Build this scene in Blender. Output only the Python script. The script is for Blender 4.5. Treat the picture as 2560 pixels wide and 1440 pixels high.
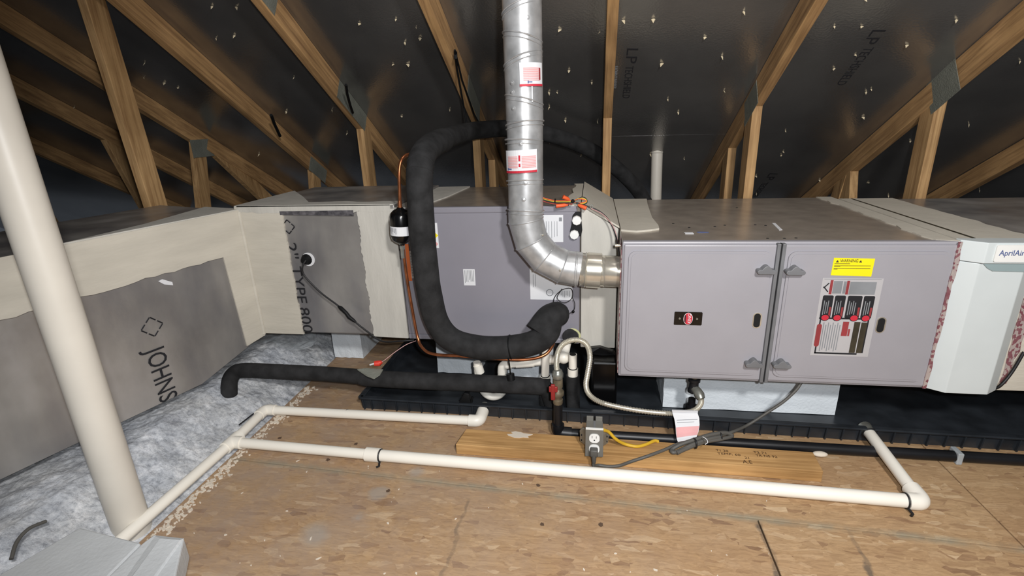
import bpy, bmesh, math, random
from mathutils import Vector, Matrix, noise

random.seed(7)
scene = bpy.context.scene
for o in list(bpy.data.objects):
    bpy.data.objects.remove(o, do_unlink=True)

# ------------------------------------------------------------------ camera
def camera():
    pitch, roll, yaw = 0.323327, -0.0383766, 0.163427
    f = Vector((-math.sin(yaw) * math.cos(pitch), math.cos(yaw) * math.cos(pitch), -math.sin(pitch)))
    r = Vector((math.cos(yaw), math.sin(yaw), 0))
    u = r.cross(f)
    r2 = math.cos(roll) * r + math.sin(roll) * u
    u2 = -math.sin(roll) * r + math.cos(roll) * u
    cd = bpy.data.cameras.new('camera')
    cd.sensor_fit = 'HORIZONTAL'
    cd.sensor_width = 36.0
    cd.lens = 1263.06 * 36.0 / 2560.0
    cd.clip_start = 0.02
    co = bpy.data.objects.new('camera', cd)
    scene.collection.objects.link(co)
    m = Matrix.Identity(4)
    for i in range(3):
        m[i][0] = r2[i]
        m[i][1] = u2[i]
        m[i][2] = -f[i]
    m[0][3], m[1][3], m[2][3] = -0.092617, -1.508735, 1.027085
    co.matrix_world = m
    scene.camera = co
camera()

# ------------------------------------------------------------------ world and lamp
world = bpy.data.worlds.new('attic_air')
world.use_nodes = True
bg = world.node_tree.nodes['Background']
bg.inputs[0].default_value = (0.75, 0.85, 1.0, 1)
bg.inputs[1].default_value = 0.07
scene.world = world

ld = bpy.data.lights.new('work_light', 'SPOT')
ld.spot_size = math.radians(102)
ld.spot_blend = 0.5
ld.energy = 165.0
ld.shadow_soft_size = 0.10
ld.color = (1.0, 0.975, 0.945)
lo = bpy.data.objects.new('work_light', ld)
lo.location = (0.45, -1.95, 1.82)
lo.rotation_euler = (Vector((0.1, 0.1, 0.2)) - Vector((0.45, -1.95, 1.82))).to_track_quat('-Z', 'Y').to_euler()
scene.collection.objects.link(lo)
pd = bpy.data.lights.new('phone_torch', 'SPOT')
pd.spot_size = math.radians(128)
pd.spot_blend = 0.6
pd.energy = 70.0
pd.shadow_soft_size = 0.02
pd.color = (0.97, 0.985, 1.0)
po = bpy.data.objects.new('phone_torch', pd)
po.location = (0.0, -1.56, 1.10)
po.rotation_euler = Vector((-0.05, 0.936, -0.36)).to_track_quat('-Z', 'Y').to_euler()
scene.collection.objects.link(po)

vs = scene.view_settings
vs.view_transform = 'Standard'
vs.look = 'None'
vs.exposure = 0.0
vs.gamma = 1.0
vs.use_curve_mapping = False

# ------------------------------------------------------------------ materials
def lin(h):
    h = h.lstrip('#')
    out = []
    for i in (0, 2, 4):
        v = int(h[i:i + 2], 16) / 255.0
        out.append(v / 12.92 if v <= 0.04045 else ((v + 0.055) / 1.055) ** 2.4)
    return (*out, 1.0)

class N:
    def __init__(s, name):
        s.m = bpy.data.materials.new(name)
        s.m.use_nodes = True
        s.t = s.m.node_tree
        s.p = s.t.nodes['Principled BSDF']
    def n(s, typ, **kw):
        nd = s.t.nodes.new(typ)
        for k, v in kw.items():
            if k in nd.inputs.keys():
                nd.inputs[k].default_value = v
            else:
                setattr(nd, k, v)
        return nd
    def l(s, a, b):
        s.t.links.new(a, b)
    def coords(s, scale=(1, 1, 1), rot=(0, 0, 0)):
        tc = s.n('ShaderNodeTexCoord')
        mp = s.n('ShaderNodeMapping')
        mp.inputs['Scale'].default_value = scale
        mp.inputs['Rotation'].default_value = rot
        s.l(tc.outputs['Object'], mp.inputs[0])
        return mp.outputs[0]
    def mix(s, fac, a, b, mode='MIX'):
        mx = s.n('ShaderNodeMix', data_type='RGBA', blend_type=mode)
        for sock, v in ((mx.inputs[0], fac), (mx.inputs[6], a), (mx.inputs[7], b)):
            if hasattr(v, 'is_output'):
                s.l(v, sock)
            else:
                sock.default_value = v
        return mx.outputs[2]
    def ramp(s, fac, stops):
        r = s.n('ShaderNodeValToRGB')
        e = r.color_ramp.elements
        e[0].position, e[0].color = stops[0]
        e[1].position, e[1].color = stops[-1]
        for pos, c in stops[1:-1]:
            k = e.new(pos)
            k.color = c
        s.l(fac, r.inputs[0])
        return r.outputs[0]
    def bump(s, h, strength, dist=0.01):
        b = s.n('ShaderNodeBump')
        b.inputs['Strength'].default_value = strength
        b.inputs['Distance'].default_value = dist
        s.l(h, b.inputs['Height'])
        s.l(b.outputs[0], s.p.inputs['Normal'])

def mat(name, col, rough=0.5, metal=0.0, var=0.12, vscale=9.0, bump=0.0, bscale=80.0, stretch=(1, 1, 1), spec=0.5, bdist=0.004, col2=None):
    k = N(name)
    c = lin(col)
    k.p.inputs['Roughness'].default_value = rough
    k.p.inputs['Metallic'].default_value = metal
    k.p.inputs['Specular IOR Level'].default_value = spec
    co = k.coords(stretch)
    nz = k.n('ShaderNodeTexNoise', Scale=vscale, Detail=5.0)
    k.l(co, nz.inputs['Vector'])
    d = lin(col2) if col2 else tuple(max(0, x * (1 - var * 2)) for x in c[:3]) + (1,)
    b = c if col2 else tuple(min(1, x * (1 + var)) for x in c[:3]) + (1,)
    k.l(k.ramp(nz.outputs['Fac'], [(0.3, d), (0.7, b)]), k.p.inputs['Base Color'])
    if bump:
        nb = k.n('ShaderNodeTexNoise', Scale=bscale, Detail=4.0)
        k.l(co, nb.inputs['Vector'])
        k.bump(nb.outputs['Fac'], bump, bdist)
    return k.m

def wood(name, dark, light, axis):
    # lumber with long grain along one axis ('y' for chords, 'z' for posts, 'x' for boards)
    k = N(name)
    st = {'x': (1.2, 26, 26), 'y': (26, 1.2, 26), 'z': (26, 26, 1.2)}[axis]
    co = k.coords((1, 1, 1), (math.atan(0.6203) if axis == 'y' else 0, 0, 0))
    m2 = k.n('ShaderNodeMapping')
    m2.inputs['Scale'].default_value = st
    k.l(co, m2.inputs[0])
    co = m2.outputs[0]
    nz = k.n('ShaderNodeTexNoise', Scale=2.2, Detail=8.0, Roughness=0.65, Distortion=0.4)
    k.l(co, nz.inputs['Vector'])
    base = k.ramp(nz.outputs['Fac'], [(0.30, lin(dark)), (0.62, lin(light))])
    co2 = k.coords((1, 1, 1))
    n2 = k.n('ShaderNodeTexNoise', Scale=5.0, Detail=3.0)
    k.l(co2, n2.inputs['Vector'])
    tone = k.ramp(n2.outputs['Fac'], [(0.3, (0.72, 0.68, 0.62, 1)), (0.7, (1.05, 1.02, 1.0, 1))])
    k.l(k.mix(1.0, base, tone, 'MULTIPLY'), k.p.inputs['Base Color'])
    k.p.inputs['Roughness'].default_value = 0.75
    k.bump(nz.outputs['Fac'], 0.25, 0.002)
    return k.m

def osb():
    k = N('oriented_strand_board')
    def math_(op, x, y=None):
        m = k.n('ShaderNodeMath', operation=op)
        for i, v in enumerate((x, y)):
            if v is None: continue
            if hasattr(v, 'is_output'): k.l(v, m.inputs[i])
            else: m.inputs[i].default_value = v
        return m.outputs[0]
    def mixf(f, p, q):
        m = k.n('ShaderNodeMix', data_type='FLOAT')
        k.l(f, m.inputs[0]); k.l(p, m.inputs[2]); k.l(q, m.inputs[3])
        return m.outputs[0]
    wob = k.n('ShaderNodeTexNoise', Scale=14.0, Detail=4.0)
    k.l(k.coords(), wob.inputs['Vector'])
    sel = k.n('ShaderNodeTexVoronoi', Scale=24.0)
    k.l(k.coords((1, 1.6, 1)), sel.inputs['Vector'])
    ss = k.n('ShaderNodeSeparateColor'); k.l(sel.outputs['Color'], ss.inputs[0])
    g1, g2 = math_('GREATER_THAN', ss.outputs[0], 0.4), math_('GREATER_THAN', ss.outputs[0], 0.72)
    tone, fib = [], []
    for rz, sx, sy in ((0.12, 13, 64), (0.85, 15, 70), (2.3, 13, 60)):
        va = k.n('ShaderNodeVectorMath', operation='MULTIPLY_ADD')
        k.l(wob.outputs['Color'], va.inputs[0]); va.inputs[1].default_value = (1.6, 1.6, 0)
        k.l(k.coords((sx, sy, 9), (0, 0, rz)), va.inputs[2])
        v = k.n('ShaderNodeTexVoronoi', Scale=1.0)
        k.l(va.outputs[0], v.inputs['Vector'])
        sp = k.n('ShaderNodeSeparateColor'); k.l(v.outputs['Color'], sp.inputs[0])
        tone.append(sp.outputs[0])
        f = k.n('ShaderNodeTexNoise', Scale=2.6, Detail=7.0, Roughness=0.7)
        k.l(va.outputs[0], f.inputs['Vector'])
        fib.append(f.outputs['Fac'])
    r = mixf(g2, mixf(g1, tone[0], tone[1]), tone[2])
    fb = mixf(g2, mixf(g1, fib[0], fib[1]), fib[2])
    col = k.ramp(r, [(0.0, lin('#8d6f53')), (0.04, lin('#9d7e5d')), (0.10, lin('#ab8d69')), (0.6, lin('#b1936e')), (0.92, lin('#b99c78')), (1.0, lin('#c5ac8b'))])
    col = k.mix(0.9, col, k.ramp(fb, [(0.30, (0.66, 0.60, 0.54, 1)), (0.5, (0.95, 0.93, 0.90, 1)), (0.72, (1.2, 1.18, 1.15, 1))]), 'MULTIPLY')
    big = k.n('ShaderNodeTexNoise', Scale=3.2, Detail=5.0)
    k.l(k.coords(), big.inputs['Vector'])
    col = k.mix(0.6, col, k.ramp(big.outputs['Fac'], [(0.32, (0.80, 0.70, 0.64, 1)), (0.62, (1.0, 0.98, 0.96, 1))]), 'MULTIPLY')
    tc = k.n('ShaderNodeTexCoord')
    sx = k.n('ShaderNodeSeparateXYZ'); k.l(tc.outputs['Object'], sx.inputs[0])
    X, Y = sx.outputs['X'], sx.outputs['Y']
    dn = k.n('ShaderNodeTexNoise', Scale=7.0, Detail=10.0, Roughness=0.72)
    k.l(k.coords(), dn.inputs['Vector'])
    def rng(v, a0, a1, b0, b1):
        m = k.n('ShaderNodeMapRange'); k.l(v, m.inputs[0])
        for i, q in enumerate((a0, a1, b0, b1)): m.inputs[i + 1].default_value = q
        return m.outputs[0]
    patchy = rng(dn.outputs['Fac'], 0.38, 0.6, 0.15, 1.0)
    # walked-in insulation dust, thicker on the insulation side of the deck
    col = k.mix(math_('MULTIPLY', rng(X, 0.5, -1.3, 0.05, 0.72), patchy), col, lin('#988679'))
    # dried mud squeezed out of the panel joint and two muddy drag lines
    seam = math_('ABSOLUTE', math_('ADD', math_('ADD', Y, 0.303), math_('MULTIPLY', math_('ADD', X, 0.66), 0.052)))
    col = k.mix(math_('MULTIPLY', rng(seam, 0.020, 0.004, 0.0, 0.75), patchy), col, lin('#8b8674'))
    for lx, w, amt in ((0.347, 0.010, 0.9), (0.560, 0.008, 0.8), (-0.43, 0.007, 0.55)):
        d = math_('ABSOLUTE', math_('ADD', math_('SUBTRACT', X, lx), math_('MULTIPLY', math_('SUBTRACT', wob.outputs['Fac'], 0.5), 0.05)))
        front = rng(Y, -0.36, -0.38, 0.0, 1.0)
        col = k.mix(math_('MULTIPLY', math_('MULTIPLY', rng(d, w, w * 0.4, 0.0, amt), front), patchy), col, lin('#5d5247'))
    for cx, cy, rad in ((-0.705, -0.375, 0.030), (-0.72, -0.475, 0.03), (-0.80, -0.545, 0.05), (-0.62, -0.27, 0.03)):
        dx, dy = math_('SUBTRACT', X, cx), math_('SUBTRACT', Y, cy)
        d = math_('SQRT', math_('ADD', math_('MULTIPLY', dx, dx), math_('MULTIPLY', dy, dy)))
        d = math_('ADD', d, math_('MULTIPLY', math_('SUBTRACT', dn.outputs['Fac'], 0.5), 0.12))
        col = k.mix(rng(d, rad, rad * 0.4, 0.0, 0.6), col, lin('#9a948d'))
    k.l(col, k.p.inputs['Base Color'])
    k.p.inputs['Roughness'].default_value = 0.8
    k.bump(fb, 0.2, 0.002)
    return k.m

def fluff():
    k = N('blown_insulation')
    co = k.coords()
    a_ = k.n('ShaderNodeTexNoise', Scale=16.0, Detail=8.0, Roughness=0.7); k.l(co, a_.inputs['Vector'])
    b_ = k.n('ShaderNodeTexNoise', Scale=70.0, Detail=6.0, Roughness=0.75); k.l(co, b_.inputs['Vector'])
    c_ = k.n('ShaderNodeTexNoise', Scale=5.0, Detail=4.0); k.l(co, c_.inputs['Vector'])
    col = k.ramp(a_.outputs['Fac'], [(0.32, lin('#afb1b6')), (0.5, lin('#d2d4d7')), (0.66, lin('#efeff0'))])
    col = k.mix(0.9, col, k.ramp(b_.outputs['Fac'], [(0.30, (0.42, 0.43, 0.46, 1)), (0.45, (0.85, 0.86, 0.88, 1)), (0.62, (1.15, 1.15, 1.15, 1))]), 'MULTIPLY')
    col = k.mix(0.5, col, k.ramp(c_.outputs['Fac'], [(0.35, (0.86, 0.90, 0.97, 1)), (0.65, (1.0, 0.98, 0.94, 1))]), 'MULTIPLY')
    k.l(col, k.p.inputs['Base Color'])
    k.p.inputs['Roughness'].default_value = 1.0
    k.p.inputs['Specular IOR Level'].default_value = 0.1
    k.bump(b_.outputs['Fac'], 0.7, 0.01)
    return k.m

def foil_deck():
    k = N('foil_faced_sheathing')
    co = k.coords()
    nz = k.n('ShaderNodeTexNoise', Scale=3.0, Detail=6.0)
    k.l(co, nz.inputs['Vector'])
    k.l(k.ramp(nz.outputs['Fac'], [(0.3, (0.27, 0.265, 0.26, 1)), (0.7, (0.40, 0.39, 0.375, 1))]), k.p.inputs['Base Color'])
    k.p.inputs['Metallic'].default_value = 0.84
    k.p.inputs['Roughness'].default_value = 0.21
    v = k.n('ShaderNodeTexVoronoi', Scale=130.0)
    k.l(co, v.inputs['Vector'])
    k.bump(v.outputs['Distance'], 0.10, 0.002)
    return k.m

def duct_foil():
    k = N('duct_board_foil')
    co = k.coords()
    nz = k.n('ShaderNodeTexNoise', Scale=4.0, Detail=7.0)
    k.l(co, nz.inputs['Vector'])
    sm = k.n('ShaderNodeTexNoise', Scale=3.0, Detail=4.0)
    k.l(k.coords((2.2, 2.2, 0.7)), sm.inputs['Vector'])
    col = k.ramp(nz.outputs['Fac'], [(0.3, (0.30, 0.29, 0.285, 1)), (0.7, (0.44, 0.43, 0.42, 1))])
    col = k.mix(0.8, col, k.ramp(sm.outputs['Fac'], [(0.35, (0.62, 0.62, 0.66, 1)), (0.55, (0.95, 0.93, 0.90, 1)), (0.68, (1.15, 1.12, 1.1, 1))]), 'MULTIPLY')
    k.l(col, k.p.inputs['Base Color'])
    k.l(k.ramp(sm.outputs['Fac'], [(0.3, (0.28, 0.28, 0.28, 1)), (0.7, (0.46, 0.46, 0.46, 1))]), k.p.inputs['Roughness'])
    k.p.inputs['Metallic'].default_value = 0.5
    k.p.inputs['Roughness'].default_value = 0.36
    w = k.n('ShaderNodeTexNoise', Scale=9.0, Detail=5.0)
    k.l(co, w.inputs['Vector'])
    k.bump(w.outputs['Fac'], 0.35, 0.01)
    return k.m

def tape_print():
    k = N('printed_foil_tape')
    co = k.coords((150, 150, 110))
    v = k.n('ShaderNodeTexVoronoi', Scale=1.0)
    k.l(co, v.inputs['Vector'])
    sp = k.n('ShaderNodeSeparateColor'); k.l(v.outputs['Color'], sp.inputs[0])
    k.l(k.ramp(sp.outputs[0], [(0.0, lin('#b9aea9')), (0.52, lin('#b5a6a3')), (0.56, lin('#84525a')), (1.0, lin('#91646a'))]), k.p.inputs['Base Color'])
    k.p.inputs['Roughness'].default_value = 0.35
    k.p.inputs['Metallic'].default_value = 0.2
    return k.m

M = {}
M['osb'] = osb()
M['deck'] = foil_deck()
M['foil'] = duct_foil()
M['tape'] = tape_print()
M['darktape'] = mat('dark_smeared_tape', '#6f6c70', 0.5, 0.1, vscale=60, col2='#2b2a30')
M['wood_y'] = wood('lumber_chord', '#80603f', '#c09a6a', 'y')
M['wood_z'] = wood('lumber_post', '#8d6a43', '#c8a474', 'z')
M['wood_x'] = wood('lumber_board', '#97703f', '#cda46d', 'x')
M['plate'] = mat('galvanised_nail_plate', '#888a80', 0.5, 0.3, bump=0.6, bscale=160)
M['paint'] = mat('grey_furnace_paint', '#9b999f', 0.38, 0.0, var=0.02, bump=0.03, bscale=200)
M['paint_dk'] = mat('grey_rail_paint', '#6f7073', 0.45)
M['top'] = mat('galvanised_cabinet_top', '#a3988c', 0.27, 0.22, var=0.1, vscale=14)
M['coil'] = mat('grey_coil_paint', '#898790', 0.42, 0.0, var=0.05, vscale=3)
M['mastic'] = mat('brushed_duct_mastic', '#c5bfb2', 0.8, var=0.05, vscale=5, bump=0.22, bscale=24, stretch=(1, 1, 4), bdist=0.006)
M['mastic2'] = mat('brushed_grey_mastic', '#c1beb6', 0.8, var=0.05, vscale=5, bump=0.22, bscale=24, stretch=(4, 4, 1), bdist=0.006)
M['galv'] = mat('galvanised_vent_steel', '#c2c3c4', 0.36, 0.55, var=0.14, vscale=26)
M['chrome'] = mat('bright_connector_steel', '#d2cdc0', 0.2, 0.65, var=0.1, vscale=20)
M['blackfoam'] = mat('black_pipe_insulation', '#2b2b2c', 0.88, var=0.25, vscale=24, bump=0.25, bscale=140, spec=0.3)
M['copper'] = mat('copper_tube', '#b8734d', 0.32, 0.9, var=0.2, vscale=30)
M['blackgloss'] = mat('black_enamel', '#0b0b0c', 0.2, var=0.1)
M['black'] = mat('black_plastic', '#0d0e10', 0.55, var=0.1, spec=0.25)
M['pan'] = mat('black_drain_pan_plastic', '#2d3136', 0.3, var=0.2, vscale=12, bump=0.12, bscale=30)
M['pvc'] = mat('white_pvc', '#f0ebe0', 0.42, var=0.02, vscale=6)
M['pvc2'] = mat('aged_white_pvc', '#d6d0c5', 0.4, var=0.04, vscale=6)
M['eps'] = mat('white_polystyrene', '#dfe6ec', 0.85, var=0.03, bump=0.6, bscale=120, bdist=0.003)
M['eps2'] = mat('grey_white_foam_cover', '#c3c6c8', 0.85, var=0.08, vscale=5, bump=0.3, bscale=90)
M['insul'] = fluff()
M['steel'] = mat('flexible_connector_steel', '#d6d1c2', 0.3, 0.6, var=0.1)
M['iron'] = mat('black_iron_pipe', '#191a1e', 0.42, 0.2, var=0.2)
M['brass'] = mat('weathered_brass', '#7a6f5c', 0.45, 0.4, var=0.2, vscale=40)
M['zinc'] = mat('zinc_fitting', '#a2a39c', 0.35, 0.7, var=0.15, vscale=40)
M['red'] = mat('red_valve_handle', '#8e2422', 0.5)
M['redw'] = mat('red_wire_nut', '#d6392a', 0.5)
M['orange'] = mat('orange_wire_nut', '#e35f2f', 0.5)
M['steelbox'] = mat('grey_device_box', '#7a7872', 0.5, 0.25, var=0.06)
M['white'] = mat('white_plastic', '#e9e9e6', 0.4, var=0.02)
M['cabinet'] = mat('white_cabinet_paint', '#ccd3d4', 0.45, var=0.02)
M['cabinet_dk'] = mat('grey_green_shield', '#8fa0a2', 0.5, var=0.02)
M['paper'] = mat('white_paper', '#dcdde0', 0.7, var=0.02)
M['paper_or'] = mat('orange_paper', '#c0602b', 0.7, var=0.05)
M['yellow'] = mat('yellow_label', '#f2e010', 0.55, var=0.02)
M['yellowc'] = mat('yellow_cable_jacket', '#d3a92c', 0.5, var=0.05)
M['cord'] = mat('grey_cord', '#55534f', 0.55, var=0.08)
M['blackc'] = mat('black_cable', '#17171a', 0.5)
M['ink'] = mat('black_ink', '#17171c', 0.8, var=0.02)
M['ink2'] = mat('brown_ink', '#4a3118', 0.8, var=0.02)
M['greyink'] = mat('grey_print', '#83868a', 0.8, var=0.1)
M['redink'] = mat('red_print', '#8f3336', 0.7, var=0.1)
M['pinkink'] = mat('pink_print', '#e0a6a6', 0.7, var=0.1)
M['redbar'] = mat('red_band_print', '#c3283a', 0.6, var=0.05)
M['blueink'] = mat('blue_print', '#55628f', 0.7, var=0.02)
M['decal'] = mat('decal_film', '#b3b1b3', 0.4, var=0.03)
M['olive'] = mat('olive_print', '#3b3527', 0.6, var=0.2, vscale=30)
M['dark'] = mat('dark_void', '#08080a', 0.8)
M['splinter'] = mat('pale_wood_splinter', '#d2c3a4', 0.6, var=0.05)
M['wirey'] = mat('yellow_wire', '#d9c23c', 0.5)
M['wirer'] = mat('red_wire', '#a23a33', 0.5)
M['wirep'] = mat('pink_white_wire', '#b58a86', 0.5)
M['sealant'] = mat('yellowish_sealant', '#cfcf9a', 0.7)
M['putty'] = mat('grey_putty', '#8d9086', 0.8, bump=0.4)
M['tank'] = mat('clear_film', '#aeb4b8', 0.35, var=0.1)

# ------------------------------------------------------------------ builders
COL = scene.collection
def root_loc(p):
    while p is not None and p.parent is not None:
        p = p.parent
    return Vector(p.location) if p is not None else Vector((0, 0, 0))
def tag(o, label, cat, group=None, kind=None):
    if label: o['label'] = label
    if cat: o['category'] = cat
    if group: o['group'] = group
    if kind: o['kind'] = kind
    return o
def thing(name, label, cat, loc=(0, 0, 0), group=None):
    o = bpy.data.objects.new(name, None)
    o.empty_display_size = 0.05
    o.location = loc
    COL.objects.link(o)
    return tag(o, label, cat, group)
def put(name, vf, m, parent=None, smooth=False, label=None):
    v, f = vf[0], vf[1]
    sm = vf[2] if len(vf) > 2 else None
    off = root_loc(parent)
    me = bpy.data.meshes.new(name)
    me.from_pydata([tuple(Vector(p) - off) for p in v], [], f)
    me.update()
    if smooth or (sm is not None and any(sm)):
        me.polygons.foreach_set('use_smooth', [True] * len(me.polygons))
        me.set_sharp_from_angle(angle=0.85)
    me.materials.append(M[m] if isinstance(m, str) else m)
    o = bpy.data.objects.new(name, me)
    COL.objects.link(o)
    if parent is not None:
        o.parent = parent
    if label: o['label'] = label
    return o
def solo(name, vf, m, label, cat, base, group=None, kind=None, smooth=False):
    # a thing that is one mesh, its origin at its base
    v = [tuple(Vector(p) - Vector(base)) for p in vf[0]]
    o = put(name, (v,) + tuple(vf[1:]), m, None, smooth)
    o.location = base
    return tag(o, label, cat, group, kind)

def join(*parts):
    V, F, S = [], [], []
    for p in parts:
        k = len(V)
        V += list(p[0])
        F += [tuple(i + k for i in f) for f in p[1]]
        S += list(p[2]) if len(p) > 2 else [False] * len(p[1])
    return V, F, S
def from_bm(bm, smooth=False):
    bm.normal_update()
    V = [tuple(v.co) for v in bm.verts]
    bm.verts.index_update()
    F = [tuple(v.index for v in f.verts) for f in bm.faces]
    bm.free()
    return V, F, [smooth] * len(F)
def box(lo, hi, bev=0.0, seg=2):
    bm = bmesh.new()
    bmesh.ops.create_cube(bm, size=1.0)
    for v in bm.verts:
        v.co = Vector([(lo[i] + hi[i]) / 2 + v.co[i] * (hi[i] - lo[i]) for i in range(3)])
    if bev:
        bmesh.ops.bevel(bm, geom=bm.edges[:], offset=bev, segments=seg, affect='EDGES', profile=0.5)
    return from_bm(bm)
def prism(poly, d, bev=0.0):
    # planar polygon (3-D points) pushed by vector d
    bm = bmesh.new()
    d = Vector(d)
    a = [bm.verts.new(p) for p in poly]
    b = [bm.verts.new(Vector(p) + d) for p in poly]
    n = len(poly)
    bm.faces.new(a)
    bm.faces.new(b[::-1])
    for i in range(n):
        bm.faces.new((a[i], b[i], b[(i + 1) % n], a[(i + 1) % n]))
    bmesh.ops.recalc_face_normals(bm, faces=bm.faces[:])
    if bev:
        bmesh.ops.bevel(bm, geom=bm.edges[:], offset=bev, segments=2, affect='EDGES', profile=0.5)
    return from_bm(bm)
def hexa(pts, bev=0.0):
    # 8 corners: bottom loop then top loop
    bm = bmesh.new()
    v = [bm.verts.new(p) for p in pts]
    for f in ((0, 1, 2, 3), (4, 5, 6, 7), (0, 1, 5, 4), (1, 2, 6, 5), (2, 3, 7, 6), (3, 0, 4, 7)):
        bm.faces.new([v[i] for i in f])
    bmesh.ops.recalc_face_normals(bm, faces=bm.faces[:])
    if bev:
        bmesh.ops.bevel(bm, geom=bm.edges[:], offset=bev, segments=2, affect='EDGES', profile=0.5)
    return from_bm(bm)
def crom(pts, sub=8):
    p = [Vector(q) for q in pts]
    if len(p) < 3:
        return p
    e = [p[0] * 2 - p[1]] + p + [p[-1] * 2 - p[-2]]
    out = []
    for i in range(1, len(e) - 2):
        a, b, c, d = e[i - 1], e[i], e[i + 1], e[i + 2]
        for j in range(sub):
            t = j / sub
            out.append(0.5 * ((2 * b) + (c - a) * t + (2 * a - 5 * b + 4 * c - d) * t * t + (3 * b - a - 3 * c + d) * t ** 3))
    out.append(p[-1])
    return out
def fillet(pts, r, seg=6):
    # straight runs with rounded corners
    p = [Vector(q) for q in pts]
    out = [p[0]]
    for i in range(1, len(p) - 1):
        a, b, c = p[i - 1], p[i], p[i + 1]
        u, w = (a - b), (c - b)
        k = min(r, u.length * 0.49, w.length * 0.49)
        s, e = b + u.normalized() * k, b + w.normalized() * k
        for j in range(seg + 1):
            t = j / seg
            out.append((1 - t) ** 2 * s + 2 * t * (1 - t) * b + t * t * e)
    out.append(p[-1])
    return out
def sweep(path, r, n=12, caps=True, ridge=None):
    p = [Vector(q) for q in path]
    R = r if callable(r) else (lambda i: r[i] if isinstance(r, (list, tuple)) else r)
    V, F, S = [], [], []
    t0 = (p[1] - p[0]).normalized()
    up = Vector((0, 0, 1)) if abs(t0.z) < 0.9 else Vector((0, 1, 0))
    nrm = t0.cross(up).normalized()
    for i, q in enumerate(p):
        t = (p[min(i + 1, len(p) - 1)] - p[max(i - 1, 0)]).normalized()
        nrm = (nrm - t * nrm.dot(t)).normalized()
        bi = t.cross(nrm)
        rr = R(i)
        for k in range(n):
            a = 2 * math.pi * k / n
            V.append(tuple(q + (nrm * math.cos(a) + bi * math.sin(a)) * rr))
    for i in range(len(p) - 1):
        for k in range(n):
            F.append((i * n + k, i * n + (k + 1) % n, (i + 1) * n + (k + 1) % n, (i + 1) * n + k))
            S.append(True)
    if caps:
        F.append(tuple(range(n - 1, -1, -1))); S.append(False)
        b = (len(p) - 1) * n
        F.append(tuple(b + k for k in range(n))); S.append(False)
    return V, F, S
def cyl(a, b, r, n=16, r2=None):
    return sweep([a, b], [r, r if r2 is None else r2], n)
def lathe(o, axis, prof, n=20):
    # prof: (distance along axis, radius)
    o, axis = Vector(o), Vector(axis).normalized()
    return sweep_prof([o + axis * h for h, _ in prof], axis, [r for _, r in prof], n)
def sweep_prof(pts, axis, rad, n):
    up = Vector((0, 0, 1)) if abs(axis.z) < 0.9 else Vector((0, 1, 0))
    u = axis.cross(up).normalized()
    w = axis.cross(u)
    V, F, S = [], [], []
    for q, r in zip(pts, rad):
        for k in range(n):
            a = 2 * math.pi * k / n
            V.append(tuple(q + (u * math.cos(a) + w * math.sin(a)) * r))
    for i in range(len(pts) - 1):
        for k in range(n):
            F.append((i * n + k, i * n + (k + 1) % n, (i + 1) * n + (k + 1) % n, (i + 1) * n + k)); S.append(True)
    F.append(tuple(range(n - 1, -1, -1))); S.append(False)
    b = (len(pts) - 1) * n
    F.append(tuple(b + k for k in range(n))); S.append(False)
    return V, F, S
def ring(c, axis, R, r, n=20, m=6):
    axis = Vector(axis).normalized()
    up = Vector((0, 0, 1)) if abs(axis.z) < 0.9 else Vector((0, 1, 0))
    u = axis.cross(up).normalized(); w = axis.cross(u); c = Vector(c)
    V, F, S = [], [], []
    for i in range(n):
        a = 2 * math.pi * i / n
        d = u * math.cos(a) + w * math.sin(a)
        for j in range(m):
            b = 2 * math.pi * j / m
            V.append(tuple(c + d * (R + r * math.cos(b)) + axis * r * math.sin(b)))
    for i in range(n):
        for j in range(m):
            F.append((i * m + j, ((i + 1) % n) * m + j, ((i + 1) % n) * m + (j + 1) % m, i * m + (j + 1) % m)); S.append(True)
    return V, F, S
def ball(c, r, sx=1, sy=1, sz=1, u=12, v=8):
    bm = bmesh.new()
    bmesh.ops.create_uvsphere(bm, u_segments=u, v_segments=v, radius=r)
    for q in bm.verts:
        q.co = Vector((c[0] + q.co.x * sx, c[1] + q.co.y * sy, c[2] + q.co.z * sz))
    return from_bm(bm, True)
def decal(o, ux, uy, w, h, t=0.0012):
    # flat sticker: lower-left corner o, axes ux, uy, thickness along ux x uy
    o, ux, uy = Vector(o), Vector(ux).normalized(), Vector(uy).normalized()
    n = ux.cross(uy) * t
    p = [o, o + ux * w, o + ux * w + uy * h, o + uy * h]
    return prism(p, n)
def rrect(o, ux, uy, w, h, r, t, seg=4):
    o, ux, uy = Vector(o), Vector(ux).normalized(), Vector(uy).normalized()
    pts = []
    for cx, cy, a0 in ((w - r, h - r, 0), (r, h - r, 90), (r, r, 180), (w - r, r, 270)):
        for k in range(seg + 1):
            a = math.radians(a0 + 90 * k / seg)
            pts.append(o + ux * (cx + r * math.cos(a)) + uy * (cy + r * math.sin(a)))
    return prism(pts, ux.cross(uy) * t)
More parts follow.
